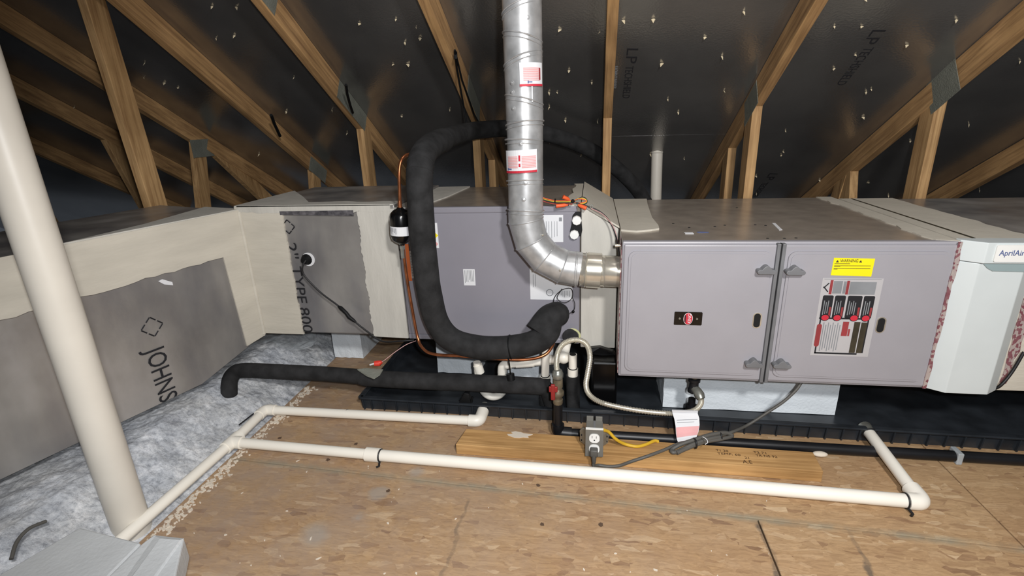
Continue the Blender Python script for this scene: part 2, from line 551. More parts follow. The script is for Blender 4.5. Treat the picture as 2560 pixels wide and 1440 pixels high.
def text(name, s, size, m, parent, o, ux, uy, t=0.0008, align='LEFT', width=None):
    cu = bpy.data.curves.new(name, 'FONT')
    cu.body = s
    cu.size = size
    cu.align_x = align
    cu.extrude = t / 2
    cu.resolution_u = 3
    ob = bpy.data.objects.new(name, cu)
    COL.objects.link(ob)
    dg = bpy.context.evaluated_depsgraph_get()
    dg.update()
    me = bpy.data.meshes.new_from_object(ob.evaluated_get(dg))
    bpy.data.objects.remove(ob, do_unlink=True)
    ux, uy = Vector(ux).normalized(), Vector(uy).normalized()
    n = ux.cross(uy)
    off = root_loc(parent)
    xs = [v.co.x for v in me.vertices] or [0, 1]
    k = 1.0 if not width else width / max(1e-6, (max(xs) - min(xs)))
    for v in me.vertices:
        q = Vector(o) + ux * v.co.x * k + uy * v.co.y + n * (v.co.z + t / 2)
        v.co = q - off
    me.materials.clear()
    me.materials.append(M[m])
    me.name = name
    r = bpy.data.objects.new(name, me)
    COL.objects.link(r)
    r.parent = parent
    return r

# ------------------------------------------------------------------ roof geometry
def roof_z(x, y, off=0.0):
    return 1.5795 - 0.0639 * x - 0.6203 * y + off
DECK = 0.107

# ------------------------------------------------------------------ floor
floor = put('floor', box((-1.27, -3.6, -0.06), (3.6, 0.95, -0.019)), 'wood_x')
floor['kind'] = 'structure'
def seam_y(x): return -0.303 - 0.052 * (x + 0.66)
def slab(poly, z0, z1):
    return prism([(x, y, z0) for x, y in poly], (0, 0, z1 - z0), 0.0015)
g = 0.0022
put('panel', slab([(-1.265, seam_y(-1.265) + g), (0.95, seam_y(0.95) + g), (0.95, 0.94), (-1.265, 0.94)], -0.018, 0), 'osb', floor)
put('panel', slab([(0.954, seam_y(0.954) + g), (3.5, seam_y(3.5) + g), (3.5, 0.94), (0.954, 0.94)], -0.018, 0), 'osb', floor)
put('panel', slab([(-1.265, -1.52), (0.349, -1.6), (0.349, seam_y(0.349) - g), (-1.265, seam_y(-1.265) - g)], -0.018, 0), 'osb', floor)
put('panel', slab([(0.353, -1.6), (3.5, -1.76), (3.5, seam_y(3.5) - g), (0.353, seam_y(0.353) - g)], -0.018, 0), 'osb', floor)
put('panel', slab([(-1.265, -3.5), (3.5, -3.5), (3.5, -1.764), (-1.265, -1.524)], -0.018, 0), 'osb', floor)
# greyish scuffs of dried mud along the seam and drips of mastic
def blob(c, rx, ry, z=0.0, t=0.0012, n=14, jit=0.3, rot=0.0):
    pts = []
    for i in range(n):
        a = 2 * math.pi * i / n
        k = 1 + random.uniform(-jit, jit)
        x, y = rx * k * math.cos(a), ry * k * math.sin(a)
        pts.append((c[0] + x * math.cos(rot) - y * math.sin(rot), c[1] + x * math.sin(rot) + y * math.cos(rot), z))
    return prism(pts, (0, 0, t))
M['stain'] = mat('grey_dried_mud', '#94877b', 0.9, var=0.1, vscale=30)
M['stain_d'] = mat('dark_floor_stain', '#5a4636', 0.9, var=0.1, vscale=30)
M['crumb'] = mat('white_debris', '#d8cdbd', 0.9, var=0.05)
put('stain', join(*[blob(p, 0.006, 0.006, 0) for p in ((-0.2126, -0.4389, 0.0000), (-0.8728, -0.1536, 0.0000), (-0.8481, -0.0068, 0.0000), (-0.9270, -0.2443, 0.0000), (-0.0581, -0.4228, 0.0000), (-0.6750, -0.3622, 0.0000), (-1.1576, -0.1479, 0.0000), (-0.2387, -0.2892, 0.0000))]), 'stain_d', floor)
cr = []
for i in range(130):
    x = random.uniform(-1.2, 1.6); y = random.uniform(-0.95, -0.2)
    if random.random() < abs(x + 1.0) / 3.2: continue
    s = random.uniform(0.0008, 0.0028)
    cr.append(blob((x, y), s * random.uniform(1, 2.6), s, 0.0, 0.0012 + 0.001 * random.random(), 5, 0.4, random.uniform(0, 3)))
for i in range(420):
    y = random.uniform(-0.62, 0.2)
    s = random.uniform(0.001, 0.0045)
    cr.append(blob((-1.252 + abs(random.gauss(0, 0.018)), y), s * 1.6, s, 0.0, 0.001 + 0.004 * random.random(), 6, 0.4, random.uniform(0, 3)))
o = put('debris', join(*cr), 'crumb', floor); o['kind'] = 'stuff'

# ------------------------------------------------------------------ blown insulation beyond the decking
def insulation(name, x0, x1, y0, y1, nx, ny, base, label, amp=1.0):
    V, F = [], []
    for j in range(ny + 1):
        for i in range(nx + 1):
            x = x0 + (x1 - x0) * i / nx; y = y0 + (y1 - y0) * j / ny
            p = Vector((x, y, 0))
            h = noise.fractal(p * 3.0, 1.0, 2.1, 3) * 0.014
            q = noise.noise(p * 26.0 + Vector((3, 1, 7))) + 0.6 * noise.noise(p * 55.0) + 0.45 * noise.noise(p * 105.0 + Vector((0, 5, 2)))
            h += noise.noise(p * 11.0 + Vector((1, 8, 3))) * 0.008 + q * 0.0045 * amp
            V.append((x + noise.noise(p * 40 + Vector((9, 0, 0))) * 0.006, y + noise.noise(p * 40) * 0.006, base(x, y) + h))
    for j in range(ny):
        for i in range(nx):
            a = j * (nx + 1) + i
            F.append((a, a + 1, a + nx + 2, a + nx + 1))
    return solo(name, (V, F, [True] * len(F)), 'insul', label, 'insulation', (x0, y0, 0), kind='stuff')
def base_left(x, y):
    d = max(0.0, -1.285 - x)
    return -0.028 + 0.13 * min(1, d / 0.22) + 0.02 * min(1, d)
insulation('blown_insulation', -2.9, -1.262, -1.45, 0.95, 380, 560, base_left, 'fluffy white blown insulation beside the pipe and left duct')
insulation('blown_insulation', -7.0, -2.9, -1.45, 2.7, 70, 70, lambda x, y: 0.09, 'shadowed blown insulation far beyond the left duct')
insulation('blown_insulation', -2.88, 2.7, 0.97, 2.1, 150, 40, lambda x, y: 0.05 + 0.07 * noise.noise(Vector((x * 1.3, y * 1.3, 4))), 'blown insulation under the eave behind the furnace')

# ------------------------------------------------------------------ roof deck (foil faced sheathing panels)
ceiling = put('ceiling', hexa([(-7, 2.75, roof_z(-7, 2.75, 0.17)), (5, 2.75, roof_z(5, 2.75, 0.17)), (5, -2.2, roof_z(5, -2.2, 0.17)), (-7, -2.2, roof_z(-7, -2.2, 0.17)),
                               (-7, 2.75, roof_z(-7, 2.75, 0.2)), (5, 2.75, roof_z(5, 2.75, 0.2)), (5, -2.2, roof_z(5, -2.2, 0.2)), (-7, -2.2, roof_z(-7, -2.2, 0.2))]), 'black')
ceiling['kind'] = 'structure'
def seam_line(x): return 1.231 - 0.088 * x
def deck_panel(x0, x1, k0, k1):
    e = 0.0001
    lo, hi = [], []
    for x, k, sx, sy in ((x0, k0, e, e), (x1, k0, -e, e), (x1, k1, -e, -e), (x0, k1, e, -e)):
        X = x + sx; Y = seam_line(X) + k + sy
        lo.append((X, Y, roof_z(X, Y, DECK))); hi.append((X, Y, roof_z(X, Y, DECK + 0.014)))
    return hexa(lo + hi)
for row, (k0, k1, sh) in enumerate(((-3.3, -2.08, 0.6), (-2.08, -1.04, 0.0), (-1.04, 0.0, 1.22), (0.0, 1.04, 0.3), (1.04, 1.6, 0.9))):
    x = -6.9 - sh
    while x < 4.9:
        put('panel', deck_panel(max(x, -7), min(x + 2.44, 5), k0, k1), 'deck', ceiling)
        x += 2.44
def roof_dirs():
    uy = Vector((0, 1, -0.6203)).normalized()      # down the slope
    ux = Vector((1, 0, -0.0639)).normalized()
    return ux, uy
RX, RY = roof_dirs()
RN = Vector((0.0639, 0.6203, 1.0)).normalized()
def deck_text(p, s, size, width, m='ink'):
    # reads down the slope, letter tops to the right
    text('lettering', s, size, m, ceiling, Vector(p) - RN * 0.0003, RY, RX, 0.0005, 'LEFT', width)
p1 = Vector((0.0323, 0.6672, 1.2706))
p2 = Vector((0.0401, 0.7612, 1.2117)); p3 = Vector((0.0456, 0.9528, 1.0926))
deck_text(p1, 'LP', 0.062, (p2 - p1).length * 0.78)
deck_text(p2 - RX * 0.006, 'TECHSHIELD', 0.046, (p3 - p2).length * 0.97)
deck_text(p2 - RX * 0.05, 'RADIANT BARRIER', 0.02, 0.15, 'greyink')
q1 = Vector((0.8811, 0.5785, 1.2714)); q2 = Vector((0.8977, 0.6560, 1.2223)); q3 = Vector((0.8820, 0.8426, 1.1075))
deck_text(q1 - RX * 0.03, 'LP', 0.062, 0.07)
deck_text(q2 - RX * 0.03, 'TECHSHIELD', 0.046, (q3 - q2).length)
w1 = Vector((0.8737, 1.5128, 0.6923))
deck_text(w1, 'LP', 0.062, 0.08); deck_text(w1 + RY * 0.12, 'TECHSHIELD', 0.046, 0.25)
# nail tips and blown-out splinters poking through the sheathing
sp = []
def splinter(p, s):
    p = Vector(p) - RN * 0.003
    pts = []
    for i in range(5):
        a = 2 * math.pi * i / 5 + random.uniform(-0.4, 0.4)
        r = s * random.uniform(0.5, 1.3)
        pts.append(p + RX * math.cos(a) * r * 1.4 + RY * math.sin(a) * r)
    tip = p - RN * random.uniform(0.006, 0.016) + RX * random.uniform(-0.006, 0.006)
    V = [tuple(q) for q in pts] + [tuple(tip), tuple(p + RN * 0.004)]
    F = [(i, (i + 1) % 5, 5) for i in range(5)] + [((i + 1) % 5, i, 6) for i in range(5)]
    return V, F
for p in ((-1.5748, 0.6260, 1.3988), (-1.5537, 0.4908, 1.4813), (-1.4522, 0.4942, 1.4727), (-0.9921, 0.5652, 1.3993), (-0.8374, 0.5451, 1.4019), (-0.7729, 0.5803, 1.3759), (-0.8489, 0.6526, 1.3359), (-0.7766, 0.6305, 1.3450), (-0.8844, 0.7686, 1.2662), (-0.9515, 0.7699, 1.2697), (-0.2196, 0.5875, 1.3361), (-0.1962, 0.7878, 1.2104), (-0.2915, 0.9204, 1.1342), (-0.2538, 0.9192, 1.1325), (0.0111, 0.5472, 1.3464), (0.1119, 0.5419, 1.3432), (0.1741, 0.7440, 1.2139), (0.2319, 0.9463, 1.0847), (0.2909, 1.0316, 1.0280), (0.3071, 0.6166, 1.2844), (0.3907, 0.7042, 1.2247), (0.4058, 0.5114, 1.3434), (0.7197, 0.5682, 1.2881), (0.8057, 0.5677, 1.2829), (0.9987, 0.6442, 1.2231), (1.0781, 0.5402, 1.2826), (0.8153, 0.7556, 1.1657), (1.0080, 0.8612, 1.0879), (1.0728, 1.0307, 0.9786), (0.3941, 1.4051, 0.7897), (0.2136, 1.3757, 0.8195), (0.8579, 1.3068, 0.8211), (0.8613, 1.3387, 0.8011), (0.8129, 1.5477, 0.6745), (1.3653, 1.1891, 0.8617), (1.4087, 0.7094, 1.1565), (-1.6975, 1.1082, 1.1075), (-2.1971, 1.5401, 0.8715), (-1.0666, 1.1193, 1.0603), (-0.7907, 1.0559, 1.0820), (-1.4545, 1.2804, 0.9852), (-1.4251, 1.0845, 1.1048), (-1.4761, 0.8601, 1.2472), (-2.2834, 0.8802, 1.2864), (-2.2042, 0.9132, 1.2608), (-2.1618, 0.9452, 1.2382), (-1.6747, 0.6411, 1.3958), (-0.2285, 1.1125, 1.0110), (-0.1558, 1.4009, 0.8275), (1.1561, 1.5653, 0.6417), (1.4016, 1.5648, 0.6263), (0.4509, 0.8874, 1.1072), (0.2950, 1.0342, 1.0261), (-0.1001, 0.8537, 1.1633)):
    sp.append(splinter(p, random.uniform(0.002, 0.0062)))
for i in range(40):
    x = random.uniform(-4, 3); y = random.uniform(-0.2, 2.0)
    sp.append(splinter((x, y, roof_z(x, y, DECK)), random.uniform(0.0012, 0.0035)))
o = put('splinter', join(*sp), 'splinter', ceiling); o['kind'] = 'stuff'

# far ends of the attic
put('wall_left', box((-7.1, -2.2, -0.3), (-7.0, 2.8, 4.2)), 'black')['kind'] = 'structure'
put('wall_right', box((5.0, -2.2, -0.3), (5.1, 2.8, 4.2)), 'black')['kind'] = 'structure'

# crumpled plastic bag scrap lying on the insulation under the plenum
def film():
    V, F = [], []
    nx, ny = 26, 18
    for j in range(ny + 1):
        for i in range(nx + 1):
            x = -1.72 + 0.42 * i / nx + 0.02 * math.sin(j * 0.7); y = 0.30 + 0.36 * j / ny + 0.02 * math.sin(i * 0.5)
            p = Vector((x, y, 0))
            V.append((x, y, 0.135 + 0.03 * noise.noise(p * 9) + 0.014 * abs(noise.noise(p * 24))))
    for j in range(ny):
        for i in range(nx):
            q = j * (nx + 1) + i
            F.append((q, q + 1, q + nx + 2, q + nx + 1))
    return V, F
kf = N('clear_plastic_film')
kf.p.inputs['Base Color'].default_value = lin('#c4cbd0')
kf.p.inputs['Roughness'].default_value = 0.25
kf.p.inputs['Alpha'].default_value = 0.35
M['film'] = kf.m
solo('plastic_film', film(), 'film', 'crumpled clear plastic film lying on the insulation under the foil plenum', 'plastic film', (-1.5, 0.48, 0.12))

# ------------------------------------------------------------------ roof trusses
W = 0.038
FX_ = Vector((1, 0, 0))
def stick(a, b, w, d, side):
    # lumber from a to b; section w across X and d towards 'side'
    a, b = Vector(a), Vector(b)
    t = (b - a).normalized()
    s = Vector(side); s = (s - t * s.dot(t)).normalized()
    xw = Vector((w, 0, 0))
    return hexa([a, a + xw, a + xw + s * d, a + s * d, b, b + xw, b + xw + s * d, b + s * d], 0.0025)
def chord(xa, ya, xb, yb):
    return stick((xa, ya, roof_z(xa, ya)), (xb, yb, roof_z(xb, yb)), W, 0.089, (0, 0.5, 1))
def nail_plate(x, y, z, sy, sz, slope, side):
    # toothed plate on one face of the truss
    t = 0.0016
    xo = x - t if side < 0 else x + W
    u = Vector((0, 1, -0.62)).normalized() if slope else Vector((0, 1, 0))
    w = Vector((0, 0.62, 1)).normalized() if slope else Vector((0, 0, 1))
    c = Vector((xo, y, z))
    return prism([c - u * sy - w * sz, c + u * sy - w * sz, c + u * sy + w * sz, c - u * sy + w * sz], (t, 0, 0))
def truss(x, dx, label, posts, plates, ytop=-1.9):
    # x: chord position at y = 1, dx: drift per metre in y
    X = lambda y: x + dx * (y - 1.0)
    t = thing('roof_truss', label, 'truss', (x, 0.9, 0.05), 'roof trusses')
    put('top_chord', chord(X(ytop), ytop, X(2.45), 2.45), 'wood_y', t)
    for (ya, yb, zb) in posts:
        za = roof_z(X(ya), ya) + 0.01
        put('web', stick((X(ya), ya, za), (X(yb), yb, zb), W, 0.089, (0, 1, 0)), 'wood_z', t)
    for (y, sy, sz, slope, side, dz) in plates:
        put('nail_plate', nail_plate(X(y), y, roof_z(X(y), y) + dz, sy, sz, slope, side), 'plate', t)
    return t
truss(-3.83, 0.11, 'shadowed roof truss at the far left, fourth beyond the tall left post', [(1.2, 1.45, 0.1)], [])
truss(-3.06, 0.12, 'dim roof truss second beyond the tall left post', [(1.25, 1.5, 0.1)], [])
truss(-2.45, 0.10, 'dark brown roof truss with grey plate and two webs just beyond the tall left post', [(1.24, 1.10, 0.1), (1.34, 2.1, 0.15)], [(1.30, 0.10, 0.05, False, 1, 0.0)])
t1 = truss(-1.86, 0.0, 'roof truss with the tall post beside the left duct', [(1.50, 1.38, 0.1)], [(1.56, 0.10, 0.045, True, 1, 0.03)])
put('web', stick((-1.985, 0.33, roof_z(-1.97, 0.33) + 0.08), (-1.985, 0.42, 0.1), W, 0.089, (0, 1, 0)), 'wood_z', t1, label='tall post crossing the upper left of the photo')
t2 = truss(-1.295, -0.01, 'roof truss with a knotty post left of the filter drier', [(1.06, 1.06, 0.1)], [(0.97, 0.15, 0.045, True, 1, 0.05), (0.33, 0.12, 0.045, True, 1, 0.06)])
sa, sb = Vector((-1.2495, 0.8775, 1.2839)), Vector((-1.2495, 1.3227, 1.1005))
for i in range(9):
    c = sa.lerp(sb, 0.05 + i / 10.0)
    u_ = (sb - sa).normalized(); v_ = u_.cross(FX_).normalized()
    put('stamp_mark', prism([c - u_ * 0.009 - v_ * 0.008, c + u_ * 0.008 - v_ * 0.006, c + u_ * 0.009 + v_ * (0.008 if i % 3 else 0.002), c - u_ * 0.007 + v_ * 0.006], (0.0012, 0, 0)), 'ink2', t2)
truss(-0.668, 0.02, 'roof truss behind the vent pipe from which the black hose hangs', [(0.975, 0.975, 0.1), (1.30, 1.30, 0.1)], [(0.9, 0.12, 0.045, True, 1, 0.05)])
truss(-0.047, 0.01, 'roof truss seen edge-on right of the vent pipe', [(0.918, 0.918, 0.1)], [])
truss(0.548, -0.03, 'roof truss above the furnace with two pale posts', [(0.815, 0.815, 0.1), (1.11, 1.11, 0.1)], [(0.85, 0.09, 0.05, True, -1, 0.03)])
truss(1.182, -0.05, 'reddish roof truss above the white air cleaner', [(0.755, 0.755, 0.1), (1.27, 1.12, 0.1), (1.30, 1.46, 0.1)], [(0.74, 0.08, 0.07, True, -1, 0.04)])
truss(1.80, -0.05, 'dark roof truss at the right edge beyond the air cleaner', [(0.73, 0.73, 0.1)], [])

# ================================================================== furnace
FX, FY, FZ = Vector((1, 0, 0)), Vector((0, 1, 0)), Vector((0, 0, 1))
ZB, ZT, FL, FD = 0.22, 0.665, 0.896, 0.80
furnace = thing('gas_furnace', 'grey horizontal gas furnace with two latched doors and a yellow warning label', 'furnace', (0.45, 0.4, 0.22))
put('cabinet', box((0.0, 0.012, ZB), (FL, FD, ZT), 0.003), 'top', furnace, label='bare galvanised cabinet top and sides')
put('front_frame', box((-0.001, -0.004, ZB - 0.002), (FL, 0.02, ZT + 0.002), 0.004), 'paint', furnace)
def door(x0, x1):
    z0, z1 = ZB + 0.006, ZT - 0.006
    a = box((x0, -0.011, z0), (x1, 0.0, z1), 0.004)
    # raised field with rounded corners
    b = rrect((x0 + 0.014, -0.0105, z0 + 0.018), FX, FZ, x1 - x0 - 0.028, z1 - z0 - 0.036, 0.022, 0.006, 5)
    c = rrect((x0 + 0.021, -0.0155, z0 + 0.025), FX, FZ, x1 - x0 - 0.042, z1 - z0 - 0.050, 0.018, 0.003, 5)
    return a, b, c
d1 = put('door', door(0.004, 0.432)[0], 'paint', furnace)
put('raised_panel', join(*door(0.004, 0.432)[1:]), 'paint', d1)
d2 = put('door', door(0.449, 0.893)[0], 'paint', furnace)
put('raised_panel', join(*door(0.449, 0.893)[1:]), 'paint', d2)
put('centre_rail', join(box((0.4285, -0.020, ZB + 0.002), (0.4385, 0.0, ZT - 0.001), 0.002), box((0.4425, -0.020, ZB + 0.002), (0.4525, 0.0, ZT - 0.001), 0.002)), 'paint_dk', furnace)
put('rail_gap', box((0.4385, -0.012, ZB + 0.002), (0.4425, 0.0, ZT - 0.001)), 'dark', furnace)
def latch(cx, cz):
    # flat tab with a domed thumb grip on top, standing off the door
    y0, y1 = -0.017, -0.042
    pts = []
    L, H = 0.0255, 0.0065
    for a in range(-90, 91, 30):
        pts.append((cx + L - H + H * math.cos(math.radians(a)), y0, cz + H * math.sin(math.radians(a))))
    for k in range(9):
        s = k / 8
        pts.append((cx + 0.014 - 0.028 * s, y0, cz + H + 0.012 * math.sin(math.pi * s)))
    for a in range(90, 271, 30):
        pts.append((cx - L + H + H * math.cos(math.radians(a)), y0, cz + H * math.sin(math.radians(a))))
    return prism(pts, (0, y1 - y0, 0), 0.0012)
for cx, cz in ((0.402, 0.586), (0.479, 0.585), (0.401, 0.290), (0.480, 0.290)):
    put('latch', latch(cx, cz), 'paint_dk', furnace)
# sight slots pressed into the doors
for cx, cz in ((0.3985, 0.430), (0.735, 0.424)):
    s_ = put('sight_slot', rrect((cx - 0.0125, -0.0185, cz - 0.025), FX, FZ, 0.025, 0.050, 0.0123, 0.0016, 6), 'chrome', furnace)
    put('slot_opening', rrect((cx - 0.0095, -0.0200, cz - 0.022), FX, FZ, 0.018, 0.044, 0.0088, 0.0012, 6), 'dark', s_)
# nameplate
npl = put('nameplate', rrect((0.160, -0.0185, 0.410), FX, FZ, 0.0815, 0.0425, 0.003, 0.0025), 'blackgloss', furnace)
def ellipse(c, rx, rz, t, y, n=28):
    return prism([(c[0] + rx * math.cos(2 * math.pi * i / n), y, c[1] + rz * math.sin(2 * math.pi * i / n)) for i in range(n)], (0, -t, 0))
put('emblem_rim', ellipse((0.2005, 0.4313), 0.0135, 0.0195, 0.0008, -0.021), 'paper', npl)
put('emblem', ellipse((0.2005, 0.4313), 0.0122, 0.0182, 0.0008, -0.0217), 'redbar', npl)
put('emblem_bar', prism([(0.190, -0.0224, 0.422), (0.1935, -0.0224, 0.418), (0.1935, -0.0224, 0.445), (0.190, -0.0224, 0.441)], (0, -0.0006, 0)), 'ink', npl)
text('lettering', 'KING', 0.0135, 'paper', npl, (0.2085, -0.0229, 0.4168), FZ, -FX, 0.0006, 'LEFT', 0.029)
for x in (0.176, 0.2265):
    put('screw', cyl((x, -0.0209, 0.4313), (x, -0.0225, 0.4313), 0.0032, 10), 'zinc', npl)
# yellow warning label
wl = put('warning_label', hexa([(0.5795, -0.0182, 0.573), (0.6845, -0.0182, 0.570), (0.6855, -0.0182, 0.622), (0.5805, -0.0182, 0.624),
                                (0.5795, -0.0196, 0.573), (0.6845, -0.0196, 0.570), (0.6855, -0.0196, 0.622), (0.5805, -0.0196, 0.624)]), 'yellow', furnace)
text('lettering', 'WARNING', 0.0125, 'ink', wl, (0.5975, -0.0196, 0.6115), FX, FZ, 0.0005, 'LEFT', 0.046)
for x in (0.5905, 0.650):
    put('triangle', prism([(x - 0.004, -0.0197, 0.611), (x + 0.004, -0.0197, 0.611), (x, -0.0197, 0.618)], (0, -0.0004, 0)), 'olive', wl)
put('print_line', join(*[box((0.584, -0.0200, z), (0.584 + L, -0.0196, z + 0.0013)) for z, L in ((0.6065, 0.040), (0.6005, 0.094), (0.5985, 0.016), (0.5925, 0.094), (0.5905, 0.010))]), 'olive', wl)
# clear lighting-instruction decal
def dp(u, v):      # decal coordinates 0..1 -> door plane
    return 0.5600 + 0.158 * u, 0.3215 + 0.243 * v
def drect(u0, v0, u1, v1, k=0, r=0.0):
    (x0, z0), (x1, z1) = dp(u0, v0), dp(u1, v1)
    y = -0.0187 - 0.0005 * k
    if r:
        return rrect((x0, y, z0), FX, FZ, x1 - x0, z1 - z0, r, 0.0005)
    return box((x0, y - 0.0005, z0), (x1, y, z1))
dc = put('instruction_decal', drect(0, 0, 1, 1, 0), 'decal', furnace)
put('print', join(drect(0.03, 0.985, 0.97, 0.99, 1), drect(0.195, 0.81, 0.345, 0.965, 1), drect(0.365, 0.81, 0.41, 0.96, 1), drect(0.47, 0.80, 0.90, 0.955, 1)), 'greyink', dc)
put('print_bar', drect(0.14, 0.80, 0.185, 0.975, 1), 'redink', dc)
put('print_bar', drect(0.415, 0.80, 0.46, 0.97, 1), 'redink', dc)
put('hazard_mark', join(sweep([Vector((dp(0.05, 0.885)[0], -0.0195, dp(0, 0.885)[1])), Vector((dp(0.12, 0.94)[0], -0.0195, dp(0, 0.94)[1]))], 0.0016, 6),
                        sweep([Vector((dp(0.05, 0.885)[0], -0.0195, dp(0, 0.885)[1])), Vector((dp(0.12, 0.83)[0], -0.0195, dp(0, 0.83)[1]))], 0.0016, 6), ball((dp(0.05, 0)[0], -0.0195, dp(0, 0.885)[1]), 0.003, 1, 0.3, 1)), 'ink', dc)
for (u0, u1, uc) in ((0.055, 0.235, 0.145), (0.26, 0.44, 0.35), (0.475, 0.715, 0.635), (0.74, 0.92, 0.83)):
    b_ = put('step_panel', drect(u0, 0.50, u1, 0.785, 1, 0.004), 'ink', dc)
    put('step_text', join(*[drect(u0 + 0.03 + 0.035 * i, 0.54 + 0.01 * (i % 3), u0 + 0.045 + 0.035 * i, 0.72 - 0.02 * (i % 2), 2) for i in range(int((u1 - u0 - 0.07) / 0.035))]), 'greyink', b_)
    put('step_bar', drect(u1 - 0.045, 0.52, u1 - 0.012, 0.64, 2), 'redink', b_)
    cx, cz = dp(uc, 0.505)
    put('step_ring', ellipse((cx, cz), 0.0118, 0.0105, 0.0005, -0.0200), 'ink', b_)
    put('step_disc', ellipse((cx, cz), 0.0098, 0.0085, 0.0005, -0.0206), 'redbar', b_)
put('flow_line', join(drect(0.05, 0.485, 0.90, 0.505, 1), drect(0.065, 0.03, 0.09, 0.50, 1), drect(0.065, 0.025, 0.80, 0.045, 1), drect(0.875, 0.05, 0.90, 0.50, 1)), 'ink', dc)
put('flow_capsule', drect(0.035, 0.12, 0.12, 0.42, 2, 0.0065), 'redink', dc)
put('print', join(*[drect(0.14 + 0.04 * i, 0.06 + 0.02 * (i % 3), 0.155 + 0.04 * i, 0.44 - 0.03 * (i % 2), 1) for i in range(8)]), 'greyink', dc)
put('print', join(drect(0.47, 0.27, 0.57, 0.455, 2), drect(0.58, 0.27, 0.61, 0.36, 2)), 'redink', dc)
put('print', join(drect(0.66, 0.05, 0.76, 0.455, 2), drect(0.78, 0.05, 0.875, 0.45, 2)), 'olive', dc)
# odds and ends on the furnace top
put('sticker', decal((0.1963, 0.1044, 0.6655), FX, FY, 0.026, 0.022), 'paper', furnace)
put('sticker', blob((0.2537, 0.1290, 0.6650), 0.020, 0.008, ZT, 0.001, 14, 0.15), 'blueink', furnace)
put('sticker', prism([(0.5002, 0.2645, 0.6655), (0.5101, 0.2642, 0.6655), (0.4977, 0.1578, 0.6655), (0.4865, 0.1521, 0.6655)], (0, 0, 0.001)), 'paper', furnace)
for q in ((0.1834, 0.2672, 0.6655), (0.2246, 0.2001, 0.6655), (0.3087, 0.2173, 0.6655), (0.3443, 0.2359, 0.6655), (0.4664, 0.5711, 0.6655), (0.4687, 0.2262, 0.6655), (0.4193, 0.0427, 0.6655), (0.4654, 0.0424, 0.6655), (0.4987, 0.0474, 0.6655), (0.4406, 0.2398, 0.6655)):
    put('screw_hole', cyl((q[0], q[1], ZT), (q[0], q[1], ZT + 0.0012), 0.004, 8), 'dark', furnace)
# joint tape with red print along both ends of the furnace
def strip(x0, x1, y, z0, z1, t, n=18, jl=0.003, jr=0.003):
    pts = []
    for i in range(n + 1):
        pts.append((x0 + random.uniform(-jl, jl), y, z0 + (z1 - z0) * i / n))
    for i in range(n, -1, -1):
        pts.append((x1 + random.uniform(-jr, jr), y, z0 + (z1 - z0) * i / n))
    return prism(pts, (0, -t, 0))
put('foil_tape', strip(0.886, 0.8965, -0.011, 0.222, 0.668, 0.0035, 18, 0.001, 0.002), 'tape', furnace, label='foil tape with red print on the right end')
put('foil_tape', prism([(-0.0015, 0.004, z) for z in (0.225, 0.64)] + [(-0.0015, 0.10, 0.66), (-0.0015, 0.10, 0.23)], (-0.002, 0, 0)), 'tape', furnace, label='foil tape with red print on the left end')

# mastic painted over the right-hand joint on top of the furnace
def sheet(pts, t):     # polygon laid on a surface, thickness up
    return prism(pts, (0, 0, t))
def wavy(a, b, n, j):
    a, b = Vector(a), Vector(b)
    out = []
    for i in range(n + 1):
        p = a.lerp(b, i / n)
        out.append((p.x + random.uniform(-j, j), p.y, p.z))
    return out
put('mastic_band', sheet(wavy((0.842, 0.015, ZT), (0.842, FD, ZT), 16, 0.006) + [(0.8965, FD, ZT), (0.8965, 0.0, ZT)], 0.003), 'mastic', furnace, label='cream mastic band over the right joint')

# ================================================================== media air cleaner
air = thing('air_cleaner_cabinet', 'white media air cleaner cabinet bolted to the right end of the furnace', 'air cleaner', (0.98, 0.35, 0.215))
def bevel_front(x0, x1, z0, z1, y, c, back):
    return prism([(x0, 0.0, z0), (x0 + c, y, z0), (x1 - c, y, z0), (x1, 0.0, z0), (x1, back, z0), (x0, back, z0)], (0, 0, z1 - z0), 0.002)
put('cover', bevel_front(0.899, 1.088, 0.217, 0.612, -0.028, 0.040, 0.02), 'cabinet', air)
put('body', box((0.90, 0.02, 0.219), (1.085, 0.72, 0.668), 0.002), 'cabinet', air)
hd = put('header', bevel_front(0.898, 1.100, 0.614, 0.671, -0.036, 0.044, 0.02), 'cabinet', air)
put('badge_plate', rrect((0.962, -0.0355, 0.620), FX, FZ, 0.128, 0.046, 0.004, 0.004), 'white', hd)
LA = Vector((0.9701, -0.0397, 0.6309)); LB = Vector((1.0364, -0.0397, 0.6280))
text('lettering', 'AprilAire', 0.0215, 'blueink', hd, (LA.x, -0.0397, 0.6375), FX, FZ, 0.0008, 'LEFT', LB.x - LA.x)
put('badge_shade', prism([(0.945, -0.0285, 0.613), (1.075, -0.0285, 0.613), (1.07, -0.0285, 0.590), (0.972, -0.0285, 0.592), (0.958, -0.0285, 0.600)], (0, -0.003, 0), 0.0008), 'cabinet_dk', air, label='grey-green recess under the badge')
put('mastic_band', sheet([(0.899, 0.0, 0.667), (1.098, 0.0, 0.667)] + wavy((1.10, 0.0, 0.667), (1.09, 0.73, 0.667), 14, 0.008) + [(0.899, 0.73, 0.667)], 0.0035), 'mastic', air, label='cream mastic brushed over the cabinet top')
put('joint_gap', prism([(0.938, 0.02, 0.6705), (0.946, 0.02, 0.6705), (0.945, 0.72, 0.6705), (0.938, 0.72, 0.6705)], (0, 0, 0.0012)), 'olive', air, label='dark seam across the mastic')

